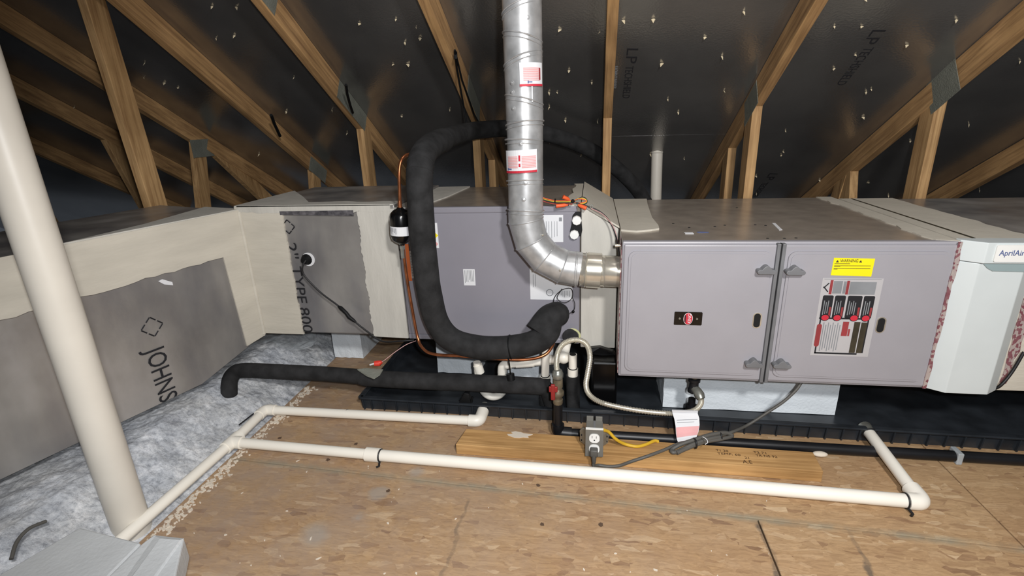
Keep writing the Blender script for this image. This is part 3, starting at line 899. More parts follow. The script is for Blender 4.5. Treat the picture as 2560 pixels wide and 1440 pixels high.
# ================================================================== return duct on the right
ret = thing('return_duct', 'foil duct board return duct at the right edge past the air cleaner', 'duct', (1.4, 0.4, 0.2))
put('body', box((1.103, 0.03, 0.21), (2.3, 0.76, 0.662), 0.006), 'foil', ret)
put('mastic_band', box((1.102, 0.022, 0.206), (1.24, 0.032, 0.664), 0.003), 'mastic', ret, label='brownish mastic on the joint')
put('foil_tape', strip(1.108, 1.13, 0.0215, 0.23, 0.60, 0.002, 14, 0.004, 0.006), 'tape', ret)
solo('black_cable', sweep(crom([(1.1377, 0.0100, 0.3391), (1.1193, 0.0050, 0.2768), (1.0958, 0.0000, 0.2325), (1.0888, 0.0200, 0.2074)]), 0.004, 8), 'blackc', 'thin black cable hanging at the right end of the air cleaner', 'cable', (1.1, 0.0, 0.22))

# ================================================================== transition between coil and furnace
tr = thing('duct_transition', 'cream mastic covered transition joining the coil box to the furnace', 'duct', (-0.06, 0.45, 0.22))
put('body', hexa([(-0.128, 0.195, 0.222), (-0.003, 0.195, 0.222), (-0.003, 0.76, 0.222), (-0.128, 0.76, 0.222),
                  (-0.128, 0.195, 0.742), (-0.003, 0.195, 0.664), (-0.003, 0.76, 0.664), (-0.128, 0.76, 0.742)], 0.004), 'mastic2', tr)
put('mastic_saddle', hexa([(-0.128, 0.190, 0.743), (-0.001, 0.188, 0.666), (-0.001, 0.80, 0.666), (-0.128, 0.80, 0.743), (-0.128, 0.190, 0.750), (-0.001, 0.188, 0.673), (-0.001, 0.80, 0.673), (-0.128, 0.80, 0.750)], 0.002), 'mastic', tr, label='cream mastic over the sloping top')
put('mastic_band', prism([(0.002, 0.15, ZT)] + [(x, y, ZT) for x, y in ((0.05, 0.13), (0.10, 0.15), (0.125, 0.17), (0.128, 0.22), (0.122, 0.35), (0.128, 0.5), (0.135, 0.65), (0.145, 0.79))] + [(0.002, 0.79, ZT)], (0, 0, 0.006)), 'mastic', furnace, label='cream mastic over the left joint')

# ================================================================== evaporator coil box
CX0, CX1, CY, CZ0, CZ1 = -0.785, -0.130, 0.200, 0.236, 0.740
coil = thing('evaporator_coil_box', 'grey evaporator coil cabinet behind the black hose and vent pipe', 'coil cabinet', (-0.46, 0.47, 0.236))
put('cabinet', box((CX0, CY + 0.012, CZ0), (CX1, 0.75, CZ1), 0.003), 'top', coil)
put('front_panel', box((CX0, CY, CZ0 + 0.016), (CX1 - 0.002, CY + 0.014, CZ1 - 0.018), 0.005), 'coil', coil)
put('top_rail', box((CX0, CY - 0.003, CZ1 - 0.020), (CX1 - 0.012, CY + 0.016, CZ1 + 0.002), 0.004), 'coil', coil)
put('bottom_rail', box((CX0, CY - 0.003, CZ0 - 0.002), (CX1 - 0.002, CY + 0.016, CZ0 + 0.018), 0.004), 'coil', coil)
yS = CY - 0.001
def label_at(name, x0, z0, x1, z1, m='paper'):
    return put(name, box((x0, yS - 0.0012, z0), (x1, yS, z1)), m, coil)
def lines(parent, x0, z0, x1, z1, n, vertical, m='greyink'):
    out = []
    for i in range(n):
        k = (i + 0.5) / n
        e = random.uniform(0.0, 0.35)
        if vertical:
            x = x0 + (x1 - x0) * k
            out.append(box((x - 0.0008, yS - 0.0018, z0 + (z1 - z0) * e), (x + 0.0008, yS - 0.001, z1)))
        else:
            z = z0 + (z1 - z0) * k
            out.append(box((x0, yS - 0.0018, z - 0.0008), (x1 - (x1 - x0) * e, yS - 0.001, z + 0.0008)))
    return put('print_line', join(*out), m, parent)
l1 = label_at('hazard_label', -0.652, 0.595, -0.634, 0.687)
put('triangle', prism([(-0.648, yS - 0.0012, 0.628), (-0.648, yS - 0.0012, 0.655), (-0.633, yS - 0.0012, 0.6415)][::1], (0, -0.0008, 0)), 'yellow', l1)
put('diamond', prism([(-0.643, yS - 0.0012, 0.603), (-0.6355, yS - 0.0012, 0.6105), (-0.643, yS - 0.0012, 0.618), (-0.6505, yS - 0.0012, 0.6105)], (0, -0.0008, 0)), 'pinkink', l1)
l2 = label_at('data_plate', -0.551, 0.455, -0.508, 0.517)
lines(l2, -0.548, 0.459, -0.511, 0.513, 7, True)
l3 = label_at('data_sheet', -0.308, 0.405, -0.157, 0.525)
lines(l3, -0.20, 0.415, -0.165, 0.44, 6, True)
put('print_ring', ring((-0.238, yS - 0.0012, 0.432), FY, 0.012, 0.0012), 'greyink', l3)
lines(l3, -0.300, 0.45, -0.285, 0.50, 2, True)
l4 = label_at('instruction_label', -0.275, 0.617, -0.189, 0.712)
lines(l4, -0.270, 0.63, -0.205, 0.69, 7, True)
put('print', box((-0.203, yS - 0.002, 0.690), (-0.193, yS - 0.001, 0.703)), 'greyink', l4)
l5 = label_at('orange_label', -0.762, 0.470, -0.748, 0.610, 'paper_or')
l6 = label_at('white_label', -0.748, 0.480, -0.728, 0.585)
lines(l6, -0.746, 0.485, -0.730, 0.58, 9, False)
# black service gasket with two white caps
gk = put('cap_gasket', prism([(-0.158, yS, 0.640), (-0.128, yS, 0.640), (-0.124, yS, 0.66), (-0.128, yS, 0.70), (-0.128, yS, 0.723), (-0.147, yS, 0.722), (-0.157, yS, 0.71), (-0.160, yS, 0.68), (-0.166, yS, 0.655)], (0, -0.006, 0), 0.001), 'black', coil)
for cx, cz in ((-0.143, 0.694), (-0.151, 0.645)):
    put('white_cap', lathe((cx, yS - 0.005, cz), -FY, [(0, 0.0165), (0.010, 0.0165), (0.013, 0.0145), (0.0135, 0.006)], 8), 'white', coil)
pl = put('hose_gasket', rrect((-0.226, yS, 0.322), FX, FZ, 0.050, 0.055, 0.008, 0.006), 'black', coil)
# foam washer round the drain stub
put('drain_collar', sweep([(-0.1615, 0.2000, 0.2610), (-0.1642, 0.1600, 0.2819)], 0.026, 16), 'blackfoam', coil)
put('sealant', ring((-0.1570, 0.1960, 0.2661), FY, 0.0265, 0.004), 'sealant', coil)
mp = wavy((-0.175, 0.20, CZ1), (-0.165, 0.75, CZ1), 10, 0.008)
put('mastic_band', prism([tuple(p) for p in mp] + [(-0.131, 0.75, CZ1), (-0.131, 0.20, CZ1)], (0, 0, 0.007)), 'mastic', coil, label='cream mastic over the right end of the coil top')
put('mastic_band', prism([(-0.784, 0.19, CZ1), (-0.700, 0.20, CZ1), (-0.66, 0.45, CZ1), (-0.64, 0.75, CZ1), (-0.784, 0.75, CZ1)], (0, 0, 0.004)), 'mastic2', coil)
wi = put('sensor_wire', sweep(crom([(-0.2257, 0.1920, 0.3679), (-0.2205, 0.1850, 0.4165), (-0.1933, 0.1850, 0.4470), (-0.1610, 0.1850, 0.4520), (-0.1582, 0.1850, 0.4176), (-0.1865, 0.1850, 0.3990), (-0.2105, 0.1850, 0.4167), (-0.1934, 0.1860, 0.4512)]), 0.0014, 6), 'blackc', coil)
put('sensor_wire', sweep(crom([(-0.1583, 0.1880, 0.4211), (-0.1483, 0.1850, 0.3952), (-0.1539, 0.1850, 0.3676), (-0.1792, 0.1800, 0.3583), (-0.2006, 0.1800, 0.3562)]), 0.0014, 6), 'blackc', coil)
put('sensor_bead', ball((-0.1538, 0.1840, 0.3665), 0.0055), 'black', coil)

# ================================================================== supply plenum
PL0, PL1, PZ0, PZ1 = -1.40, -0.787, 0.246, 0.752
plen = thing('supply_plenum', 'foil duct board plenum printed 2 inch type 800 left of the filter drier', 'duct', (-1.1, 0.45, 0.246))
put('body', box((PL0, 0.20, PZ0), (PL1, 0.76, PZ1), 0.005), 'foil', plen)
def hand_edge(x, j, z0, z1, n=70):
    return [(x + random.uniform(-j, j) * 0.55 + 0.5 * j * math.sin(i * 0.35), z0 + (z1 - z0) * i / n) for i in range(n + 1)]
def yface(poly, y, t):
    return prism([(a, y, b) for a, b in poly], (0, -t, 0))
put('mastic_band', yface(hand_edge(-0.927, 0.005, PZ0 - 0.004, PZ1 - 0.02) + [(-0.786, PZ1 - 0.012), (-0.786, PZ0 - 0.008)], 0.201, 0.008), 'mastic2', plen, label='grey mastic band against the coil box')
put('mastic_band', yface([(-1.412, PZ0 - 0.004), (-1.412, PZ1)] + hand_edge(-1.222, 0.003, PZ1, PZ0 - 0.004), 0.201, 0.008), 'mastic', plen, label='cream mastic band at the bend')
put('mastic_band', join(yface([(-1.40, PZ1 + 0.004), (-0.80, PZ1 + 0.002)] + [(x, PZ1 - 0.022 + random.uniform(-0.004, 0.004)) for x in [-0.80 - 0.02 * i for i in range(31)]], 0.199, 0.007),
                        prism([(-1.41, 0.192, PZ1)] + [(-0.787, 0.192, PZ1), (-0.787, 0.27, PZ1)] + [(-0.80 - 0.05 * i, 0.26 + random.uniform(-0.015, 0.015), PZ1) for i in range(8)] + [(-1.25, 0.40, PZ1), (-1.41, 0.60, PZ1)], (0, 0, 0.005))), 'mastic2', plen, label='mastic along the top edge')
put('foil_tape', yface([(-1.228, 0.722), (-1.228, 0.735), (-0.94, 0.736), (-0.94, 0.716)], 0.192, 0.0015), 'darktape', plen, label='dark printed tape under the top edge')
yP = 0.1985
def ptext(s, x, z, size, w):
    text('lettering', s, size, 'ink', plen, (x, yP, z), -FZ, FX, 0.0008, 'LEFT', w)
def ink_diamond(parent, c, ux, uz, r, m='ink'):
    c = Vector(c)
    n = ux.cross(uz)
    cs = [c + uz * r, c + ux * r, c - uz * r, c - ux * r]
    segs = []
    for i in range(4):
        a, b = cs[i], cs[(i + 1) % 4]
        for s0, s1 in ((0.04, 0.44), (0.58, 0.98)):
            segs.append(sweep([a.lerp(b, s0), a.lerp(b, s1)], 0.0021, 4))
    return put('diamond_mark', join(*segs), m, parent)
ink_diamond(plen, (-1.2097, 0.1980, 0.6757), FX, FZ, 0.0265)
A0 = Vector((-1.2323, 0.1980, 0.6178))
ptext('2"', A0.x, A0.z, 0.062, 0.062)
A1 = Vector((-1.2173, 0.1980, 0.5239)); A2 = Vector((-1.2059, 0.1980, 0.3776)); A3 = Vector((-1.2031, 0.1980, 0.3559)); A4 = Vector((-1.1930, 0.1980, 0.2591))
ptext('TYPE', A0.x + 0.004, A1.z, 0.062, 0.150)
ptext('800', A0.x + 0.006, A3.z, 0.062, A3.z - PZ0 - 0.004)
# probe boss and its cable
pb = put('probe_boss', lathe((-1.1553, 0.1990, 0.5508), -FY, [(0, 0.022), (0.006, 0.021), (0.010, 0.016), (0.022, 0.014), (0.024, 0.006)], 14), 'black', plen)
put('putty_patch', ellipse(((-1.1488, 0.1990, 0.5509)[0], (-1.1488, 0.1990, 0.5509)[2]), 0.025, 0.026, 0.003, 0.1985), 'paper', plen)
cab = thing('probe_cable', 'black probe cable with inline splice running down the plenum to the pan', 'cable', (-0.8054, 0.1200, 0.2604))
put('cable', sweep(crom([(-1.1458, 0.1750, 0.5544), (-1.1591, 0.1650, 0.5292), (-1.1556, 0.1650, 0.4948), (-1.1047, 0.1650, 0.4320), (-1.0303, 0.1600, 0.3740), (-0.9862, 0.1550, 0.3281), (-0.9263, 0.1500, 0.2793), (-0.8701, 0.1400, 0.2475), (-0.7942, 0.1300, 0.2546), (-0.7429, 0.1400, 0.2566)]), 0.0032, 8), 'blackc', cab)
put('splice', sweep([(-1.0377, 0.1600, 0.3787), (-1.0270, 0.1590, 0.3712), (-1.0064, 0.1570, 0.3513), (-0.9964, 0.1550, 0.3361), (-0.9799, 0.1540, 0.3238), (-0.9709, 0.1530, 0.3163)], [0.0035, 0.008, 0.0075, 0.008, 0.0065, 0.0035], 10), 'black', cab)

# ================================================================== angled duct towards the lower left
ang = thing('branch_duct', 'foil duct board branch duct printed JOHNS running to the lower left', 'duct', (-1.75, -0.2, 0.1))
K = -1.0 / math.hypot(0.33, 1.0)
DU = Vector((-0.33, -1.0, 0)).normalized()            # along the face, towards the camera
DN = Vector((1.0, -0.33, 0)).normalized()             # out of the face
A_ = Vector((-1.40, 0.198, 0))
def af(s, z, out=0.0):
    p = A_ + DU * s + DN * out
    return (p.x, p.y, z)
def abot(s):
    return 0.236 - 0.30 * min(s, 0.28) if s < 0.28 else 0.152
prof_s = [0.0, 0.08, 0.16, 0.28, 0.6, 1.0, 1.9]
TOPZ = 0.738
front = [af(s, abot(s)) for s in prof_s] + [af(1.9, TOPZ - 0.02), af(0.0, TOPZ)]
put('body', prism(front, -DN * 0.50), 'foil', ang)
def aedge(z0, z1, s0, s1, n, j):
    return [af(s0 + (s1 - s0) * i / n, z0 + (z1 - z0) * i / n + random.uniform(-j, j), 0.001) for i in range(n + 1)]
put('mastic_band', prism([af(0.0, TOPZ + 0.003, 0.001), af(1.9, TOPZ - 0.018, 0.001)] + aedge(0.555, 0.585, 1.9, 0.10, 60, 0.004) + [af(0.085, 0.22, 0.001), af(0.0, 0.232, 0.001)], DN * 0.006), 'mastic', ang, label='cream mastic brushed along the top and corner')
put('mastic_band', prism([af(-0.01, TOPZ, 0.004), af(0.55, TOPZ - 0.004, 0.004), af(0.30, TOPZ - 0.002, -0.06), af(0.0, TOPZ, -0.20)], (0, 0, 0.006)), 'mastic2', ang, label='mastic on the top at the bend')
put('mastic_ridge', sweep([af(0.004, z, 0.006) for z in (0.24, 0.36, 0.50, 0.62, 0.735)], 0.008, 8), 'mastic', ang)
put('mastic_drip', prism([(-1.5034, -0.1184, 0.5614), (-1.4992, -0.1057, 0.5643), (-1.4904, -0.0790, 0.5460), (-1.4904, -0.0791, 0.5346), (-1.4986, -0.1039, 0.5456)], DN * 0.002), 'paper', ang)
E1 = Vector((-1.5209, -0.1695, 0.4196))
ink_diamond(ang, E1 + DN * 0.001, -DU, FZ, 0.034)
J0 = Vector((-1.5335, -0.2076, 0.3488)); J1 = Vector((-1.5268, -0.1873, 0.1781))
text('lettering', 'JOHNS', 0.085, 'ink', ang, J0 + DN * 0.0015, -FZ, -DU, 0.0008, 'LEFT', (J0.z - 0.148))

# ================================================================== metal vent pipe
VX, VY, VR = -0.302, 0.092, 0.0565
flue = thing('vent_pipe', 'galvanised metal vent pipe rising from the furnace through the roof, with red and white labels', 'vent pipe', (-0.302, 0.092, 0.55))
ztop = roof_z(VX, VY) + 0.095
put('pipe_section', cyl((VX + 0.004, VY, 1.02), (VX + 0.006, VY, ztop), VR, 40), 'galv', flue)
put('pipe_section', cyl((VX, VY, 0.735), (VX + 0.004, VY, 1.02), VR - 0.0012, 40), 'galv', flue)
gp = [Vector(p) for p in ((VX, VY, 0.745), (VX - 0.001, VY, 0.715), (VX + 0.016, VY, 0.645), (VX + 0.058, VY, 0.592), (VX + 0.118, VY, 0.560), (-0.128, VY, 0.551))]
gv, gf, gs = sweep(gp, VR, 40)
for i in range(len(gp) - 1):
    put('elbow_gore', (gv[i * 40:(i + 2) * 40], [(k, (k + 1) % 40, 40 + (k + 1) % 40, 40 + k) for k in range(40)], [True] * 40), 'galv', flue)
for i in range(1, len(gp) - 1):
    t_ = (gp[i + 1] - gp[i - 1])
    put('seam', ring(gp[i], t_, VR + 0.0002, 0.0022, 36), 'galv', flue)
for (z, tx) in ((1.325, 0.33), (1.247, -0.26), (1.19, 0.33), (1.078, -0.26), (1.012, 0.10), (0.962, -0.05), (0.842, 0.02), (0.748, -0.06)):
    put('seam', ring((VX + 0.004 * (z > 1), VY, z), (-tx, 0.12, 1.0), VR * 1.0 + 0.001 + 0.006 * abs(tx), 0.0022, 36), 'galv', flue)
    put('seam', ring((VX + 0.004 * (z > 1), VY, z - 0.012), (-tx, 0.12, 1.0), VR * 1.0 + 0.0006 + 0.006 * abs(tx), 0.0014, 36), 'galv', flue)
put('lock_seam', box((VX + 0.032, VY - 0.0515, 1.07), (VX + 0.037, VY - 0.046, 1.12), 0.001), 'galv', flue)
for (a, z) in ((-65, 1.29), (-62, 1.195), (-118, 1.125), (-116, 1.055), (-96, 0.955), (-118, 1.10), (-92, 0.79), (-85, 0.84)):
    A = math.radians(a)
    d = Vector((math.cos(A), math.sin(A), 0))
    put('screw', lathe(Vector((VX + 0.003, VY, z)) + d * (VR - 0.002), d, [(0, 0.0075), (0.0028, 0.0065), (0.0034, 0.003), (0.006, 0.0028), (0.0065, 0.001)], 10), 'galv', flue)
for (x, z, yy) in ((-0.285, 0.66, -0.049), (-0.245, 0.675, -0.036), (-0.275, 0.623, -0.05), (-0.19, 0.565, -0.056)):
    put('screw', ball((x, VY + yy - 0.002, z), 0.004), 'chrome', flue)
put('coupling', lathe((-0.145, VY, 0.5525), (1, 0, -0.06), [(0, VR + 0.0005), (0.002, VR + 0.002), (0.006, VR + 0.002), (0.008, VR)], 36), 'galv', flue)
put('adapter', lathe((-0.128, VY, 0.551), (1, 0, -0.06), [(0, VR - 0.001), (0.014, VR - 0.001), (0.017, VR + 0.002), (0.020, VR - 0.001), (0.022, VR + 0.0015), (0.066, VR + 0.0015), (0.068, VR - 0.004)], 36), 'chrome', flue)
put('connector', lathe((-0.062, VY, 0.547), (1, 0, -0.04), [(0, 0.051), (0.010, 0.051), (0.012, 0.0525), (0.015, 0.051), (0.0605, 0.051)], 36), 'chrome', flue)
def cyl_patch(a0, a1, z0, z1, r, t=0.0008, n=14, tilt=0.0):
    V, F = [], []
    for rr in (r, r + t):
        for i in range(n + 1):
            A = math.radians(a0 + (a1 - a0) * i / n)
            dz = tilt * i / n
            for z in (z0, z1):
                V.append((VX + 0.003 + rr * math.cos(A), VY + rr * math.sin(A), z + dz))
    k = 2 * (n + 1)
    for i in range(n):
        a = 2 * i
        F.append((k + a, k + a + 2, k + a + 3, k + a + 1))
        F.append((a + 1, a + 3, a + 2, a))
        F.append((a, a + 2, k + a + 2, k + a)); F.append((a + 1, k + a + 1, k + a + 3, a + 3))
    F.append((0, k, k + 1, 1)); F.append((2 * n, 2 * n + 1, k + 2 * n + 1, k + 2 * n))
    return V, F
RL = VR + 0.0042
s1 = put('label', cyl_patch(-92, -20, 1.113, 1.176, RL), 'paper', flue)
put('label_block', join(*[cyl_patch(-82, -32, 1.128 + 0.0045 * i, 1.131 + 0.0045 * i, RL + 0.001) for i in range(8)]), 'pinkink', s1)
put('label_bar', cyl_patch(-92, -20, 1.113, 1.119, RL + 0.0009), 'redbar', s1)
put('label_bar', cyl_patch(-36, -30, 1.130, 1.162, RL + 0.0012), 'redink', s1)
put('label_mark', join(cyl_patch(-70, -58, 1.123, 1.126, RL + 0.0012), cyl_patch(-71, -68, 1.121, 1.128, RL + 0.0012)), 'blueink', s1)
s2 = put('label', cyl_patch(-155, -48, 0.868, 0.935, RL, tilt=0.004), 'paper', flue)
put('label_block', join(*[cyl_patch(-140, -105, 0.884 + 0.0045 * i, 0.887 + 0.0045 * i, RL + 0.001, tilt=0.001) for i in range(8)] + [cyl_patch(-93, -52, 0.885 + 0.0045 * i, 0.888 + 0.0045 * i, RL + 0.001, tilt=0.001) for i in range(8)]), 'pinkink', s2)
put('label_bar', cyl_patch(-154, -49, 0.868, 0.8745, RL + 0.0009, tilt=0.004), 'redbar', s2)
put('label_bar', join(cyl_patch(-102, -97, 0.905, 0.922, RL + 0.0012), cyl_patch(-102, -97, 0.888, 0.898, RL + 0.0012)), 'redbar', s2)
put('label_mark', join(cyl_patch(-140, -126, 0.8795, 0.8825, RL + 0.0012), cyl_patch(-142, -139, 0.877, 0.885, RL + 0.0012)), 'blueink', s2)

# ================================================================== insulated suction line
suc = thing('suction_line', 'thick black foam insulated suction hose looping up in front of the coil box', 'hose', (-0.4762, 0.0750, 0.2670))
hp = [(-0.2329, 0.1350, 0.3522), (-0.2402, 0.1000, 0.3184), (-0.2847, 0.0800, 0.2896), (-0.3760, 0.0750, 0.2690), (-0.4835, 0.0750, 0.2668), (-0.5789, 0.0750, 0.2946), (-0.6242, 0.0700, 0.3642), (-0.6385, 0.0600, 0.4757), (-0.6416, 0.0550, 0.5904), (-0.6409, 0.0550, 0.7121), (-0.6380, 0.0600, 0.8276), (-0.6357, 0.0750, 0.8886), (-0.6398, 0.1400, 0.9287), (-0.6357, 0.2400, 0.9525), (-0.6296, 0.3300, 0.9616)]
hpath = crom(hp, 10)
put('foam_sleeve', sweep(hpath, lambda i: 0.0425 + 0.0003 * math.sin(i * 0.5), 24), 'blackfoam', suc)
hp2 = [(-0.6428, 0.2200, 0.9472), (-0.6294, 0.3300, 0.9630), (-0.6267, 0.5800, 0.9754), (-0.5903, 0.8000, 0.9841), (-0.4500, 0.9500, 0.9810), (-0.2892, 1.0500, 0.9437), (-0.1167, 1.1500, 0.8692), (0.0273, 1.2200, 0.7649), (0.1375, 1.2800, 0.6525), (0.2133, 1.3200, 0.5380)]
put('foam_sleeve', sweep(crom(hp2, 10), 0.0375, 20), 'blackfoam', suc, label='thinner insulated run up to the truss and down behind the furnace')
put('foam_sleeve', sweep(crom([(-0.1957, 0.1920, 0.3501), (-0.2167, 0.1650, 0.3603), (-0.2399, 0.1350, 0.3565), (-0.2631, 0.1080, 0.3294), (-0.2723, 0.1000, 0.3174)], 6), [0.030] + [0.040] * 3 + [0.046] * 17 + [0.047] * 4, 20), 'blackfoam', suc, label='thicker foam sleeve at the coil box')
put('cable_tie', ring(hpath[29], (hpath[30] - hpath[28]), 0.0425, 0.0028, 24), 'black', suc)
for i in (108, 112):
    put('sleeve_joint', ring(hpath[i], (hpath[i + 1] - hpath[i - 1]), 0.0425, 0.0016, 24), 'blackfoam', suc)
tie = thing('hanging_strap', 'narrow black strap holding the suction hose up to the roof truss', 'strap', (-0.6072, 0.8000, 1.0067))
put('strap', sweep([(-0.6138, 0.5350, 1.2808), (-0.6327, 0.6220, 1.2261), (-0.6424, 0.7400, 1.0777), (-0.6239, 0.7000, 0.9992), (-0.6238, 0.7500, 0.9915)], 0.004, 6), 'black', tie)
put('strap', sweep([(-0.6138, 0.5350, 1.2808), (-0.6297, 0.6841, 1.1854), (-0.6225, 0.8400, 1.0528), (-0.5767, 0.7800, 0.9892)], 0.004, 6), 'black', tie)
put('buckle', box(*[Vector((-0.6177, 0.5572, 1.2653)) + Vector(d) for d in ((-0.006, -0.006, -0.014), (0.006, 0.006, 0.014))], 0.002), 'black', tie)
tie2 = solo('strap_end', sweep([(-1.1656, 0.7385, 1.1939), (-1.1919, 0.7936, 1.1593), (-1.2198, 0.8665, 1.1159), (-1.2397, 0.9273, 1.0815)], 0.006, 6), 'black', 'short black strap wrapped under the truss left of the drier', 'strap', (-1.1987, 0.8107, 1.1432))
tie3 = solo('strap_end', sweep([(-1.6936, 0.9647, 1.0873), (-1.7284, 1.0327, 1.0453), (-1.7766, 1.1394, 0.9832)], 0.008, 6), 'black', 'short black strap under the roof truss nearest the tall left post', 'strap', (-1.7224, 1.0290, 1.0412))

# ================================================================== copper liquid line with filter drier
liq = thing('liquid_line', 'thin copper liquid line with a black filter drier left of the hose', 'copper line', (-0.6710, 0.0700, 0.2373))
put('copper_tube', sweep(crom([(-0.6880, 0.1600, 0.9286), (-0.6998, 0.1300, 0.9246), (-0.7092, 0.1100, 0.9098), (-0.7161, 0.1000, 0.8752), (-0.7220, 0.1000, 0.8105), (-0.7267, 0.1000, 0.7441)]), 0.0055, 12), 'copper', liq)
put('copper_tube', sweep(crom([(-0.7309, 0.1000, 0.6426), (-0.7327, 0.1050, 0.5904), (-0.7324, 0.1100, 0.5017), (-0.7257, 0.1100, 0.3963), (-0.7130, 0.1000, 0.2948), (-0.6919, 0.0800, 0.2571), (-0.6484, 0.0650, 0.2390), (-0.5457, 0.0550, 0.2399), (-0.4298, 0.0500, 0.2375), (-0.3173, 0.0500, 0.2374), (-0.2488, 0.0600, 0.2518), (-0.2205, 0.0900, 0.2781), (-0.2126, 0.1400, 0.3125), (-0.2071, 0.1900, 0.3366)]), 0.0055, 12), 'copper', liq)
da, db = Vector((-0.7263, 0.1000, 0.7602)), Vector((-0.7335, 0.1000, 0.6314))
ax = (db - da).normalized(); L_ = (db - da).length
dr = put('filter_drier', lathe(da, ax, [(0, 0.009), (0.006, 0.013), (0.011, 0.024), (0.020, 0.033), (0.030, 0.0365), (L_ - 0.034, 0.0365), (L_ - 0.020, 0.033), (L_ - 0.010, 0.022), (L_ - 0.004, 0.012), (L_, 0.009)], 28), 'blackgloss', liq)
def drier_patch(a0, a1, h0, h1, r):
    u = Vector((1, 0, 0)); u = (u - ax * u.dot(ax)).normalized(); w = ax.cross(u)
    V, F, n = [], [], 12
    for i in range(n + 1):
        A = math.radians(a0 + (a1 - a0) * i / n)
        d = u * math.cos(A) + w * math.sin(A)
        for h in (h0, h1):
            V.append(tuple(da + ax * h + d * r)); 
    for i in range(n):
        F.append((2 * i, 2 * i + 1, 2 * i + 3, 2 * i + 2))
    return V, F
sgn = 1 if (ax.cross(Vector((1, 0, 0)))).y < 0 else -1
dl = put('drier_label', drier_patch(25 * sgn, 150 * sgn, L_ * 0.47, L_ * 0.71, 0.0372), 'paper', dr)
put('label_print', join(*[drier_patch((95 + 9 * i) * sgn, (99 + 9 * i) * sgn, L_ * 0.50, L_ * (0.66 - 0.03 * (i % 3)), 0.0376) for i in range(6)]), 'greyink', dl)
put('flare_nut', lathe(db + ax * 0.002, ax, [(0, 0.006), (0.002, 0.009), (0.012, 0.009), (0.016, 0.0065), (0.045, 0.0065)], 6), 'zinc', liq)
put('flare_nut', lathe(da - ax * 0.022, ax, [(0, 0.0065), (0.022, 0.008)], 10), 'copper', liq)

# ================================================================== secondary drain pan
pan = thing('drain_pan', 'black plastic secondary drain pan with ribbed sides under the furnace and coil', 'drain pan', (0.3, 0.45, 0.0))
def pf(x): return 0.052 - 0.019 * (x + 0.94)
x0, x1, yb = -0.945, 1.75, 0.88
put('floor', slab([(x0 + 0.011, pf(x0) + 0.011), (x1 - 0.011, pf(x1) + 0.011), (x1 - 0.011, yb - 0.011), (x0 + 0.011, yb - 0.011)], 0.002, 0.006), 'pan', pan)
def wallseg(a, b, inn):
    a, b, inn = Vector((*a, 0)), Vector((*b, 0)), Vector((*inn, 0))
    w = hexa([a + inn * 0.010 + FZ * 0.002, b + inn * 0.010 + FZ * 0.002, b + inn * 0.013 + FZ * 0.002, a + inn * 0.013 + FZ * 0.002,
              a + inn * 0.004 + FZ * 0.052, b + inn * 0.004 + FZ * 0.052, b + inn * 0.008 + FZ * 0.052, a + inn * 0.008 + FZ * 0.052])
    lip = hexa([a - inn * 0.008 + FZ * 0.050, b - inn * 0.008 + FZ * 0.050, b + inn * 0.012 + FZ * 0.050, a + inn * 0.012 + FZ * 0.050,
                a - inn * 0.008 + FZ * 0.057, b - inn * 0.008 + FZ * 0.057, b + inn * 0.012 + FZ * 0.057, a + inn * 0.012 + FZ * 0.057], 0.002)
    return w, lip
for a, b, inn in (((x0, pf(x0)), (x1, pf(x1)), (0, 1)), ((x0, yb), (x1, yb), (0, -1)), ((x0, pf(x0)), (x0, yb), (1, 0)), ((x1, pf(x1)), (x1, yb), (-1, 0))):
    w_, l_ = wallseg(a, b, inn)
    put('side_wall', w_, 'pan', pan)
    put('rim', l_, 'pan', pan)
rx = x0 + 0.04
rib0 = None
while rx < 1.6:
    rv = hexa([(0, 0.001, 0.003), (0.004, 0.001, 0.003), (0.004, 0.012, 0.003), (0, 0.012, 0.003), (0, -0.003, 0.050), (0.004, -0.003, 0.050), (0.004, 0.008, 0.050), (0, 0.008, 0.050)])
    if rib0 is None:
        rib0 = put('rib', ([tuple(Vector(v) + pan.location) for v in rv[0]],) + rv[1:], 'pan', pan)
        ob = rib0
    else:
        ob = rib0.copy(); COL.objects.link(ob); ob.parent = pan
    ob.location = (rx - pan.location[0], pf(rx) - pan.location[1], 0)
    rx += 0.049
# drain ports moulded in the front wall
solo('float_switch', join(
    prism([(-0.5640, 0.0450, 0.0513), (-0.5148, 0.0450, 0.0507), (-0.5209, 0.0450, 0.0948), (-0.5385, 0.0450, 0.0972)], (0, 0.02, 0), 0.002), cyl((-0.5160, 0.0500, 0.0509), (-0.5096, 0.0500, 0.0810), 0.004, 8)), 'black', 'small black float switch clipped to the pan rim', 'switch', (-0.5433, 0.0500, 0.0444))

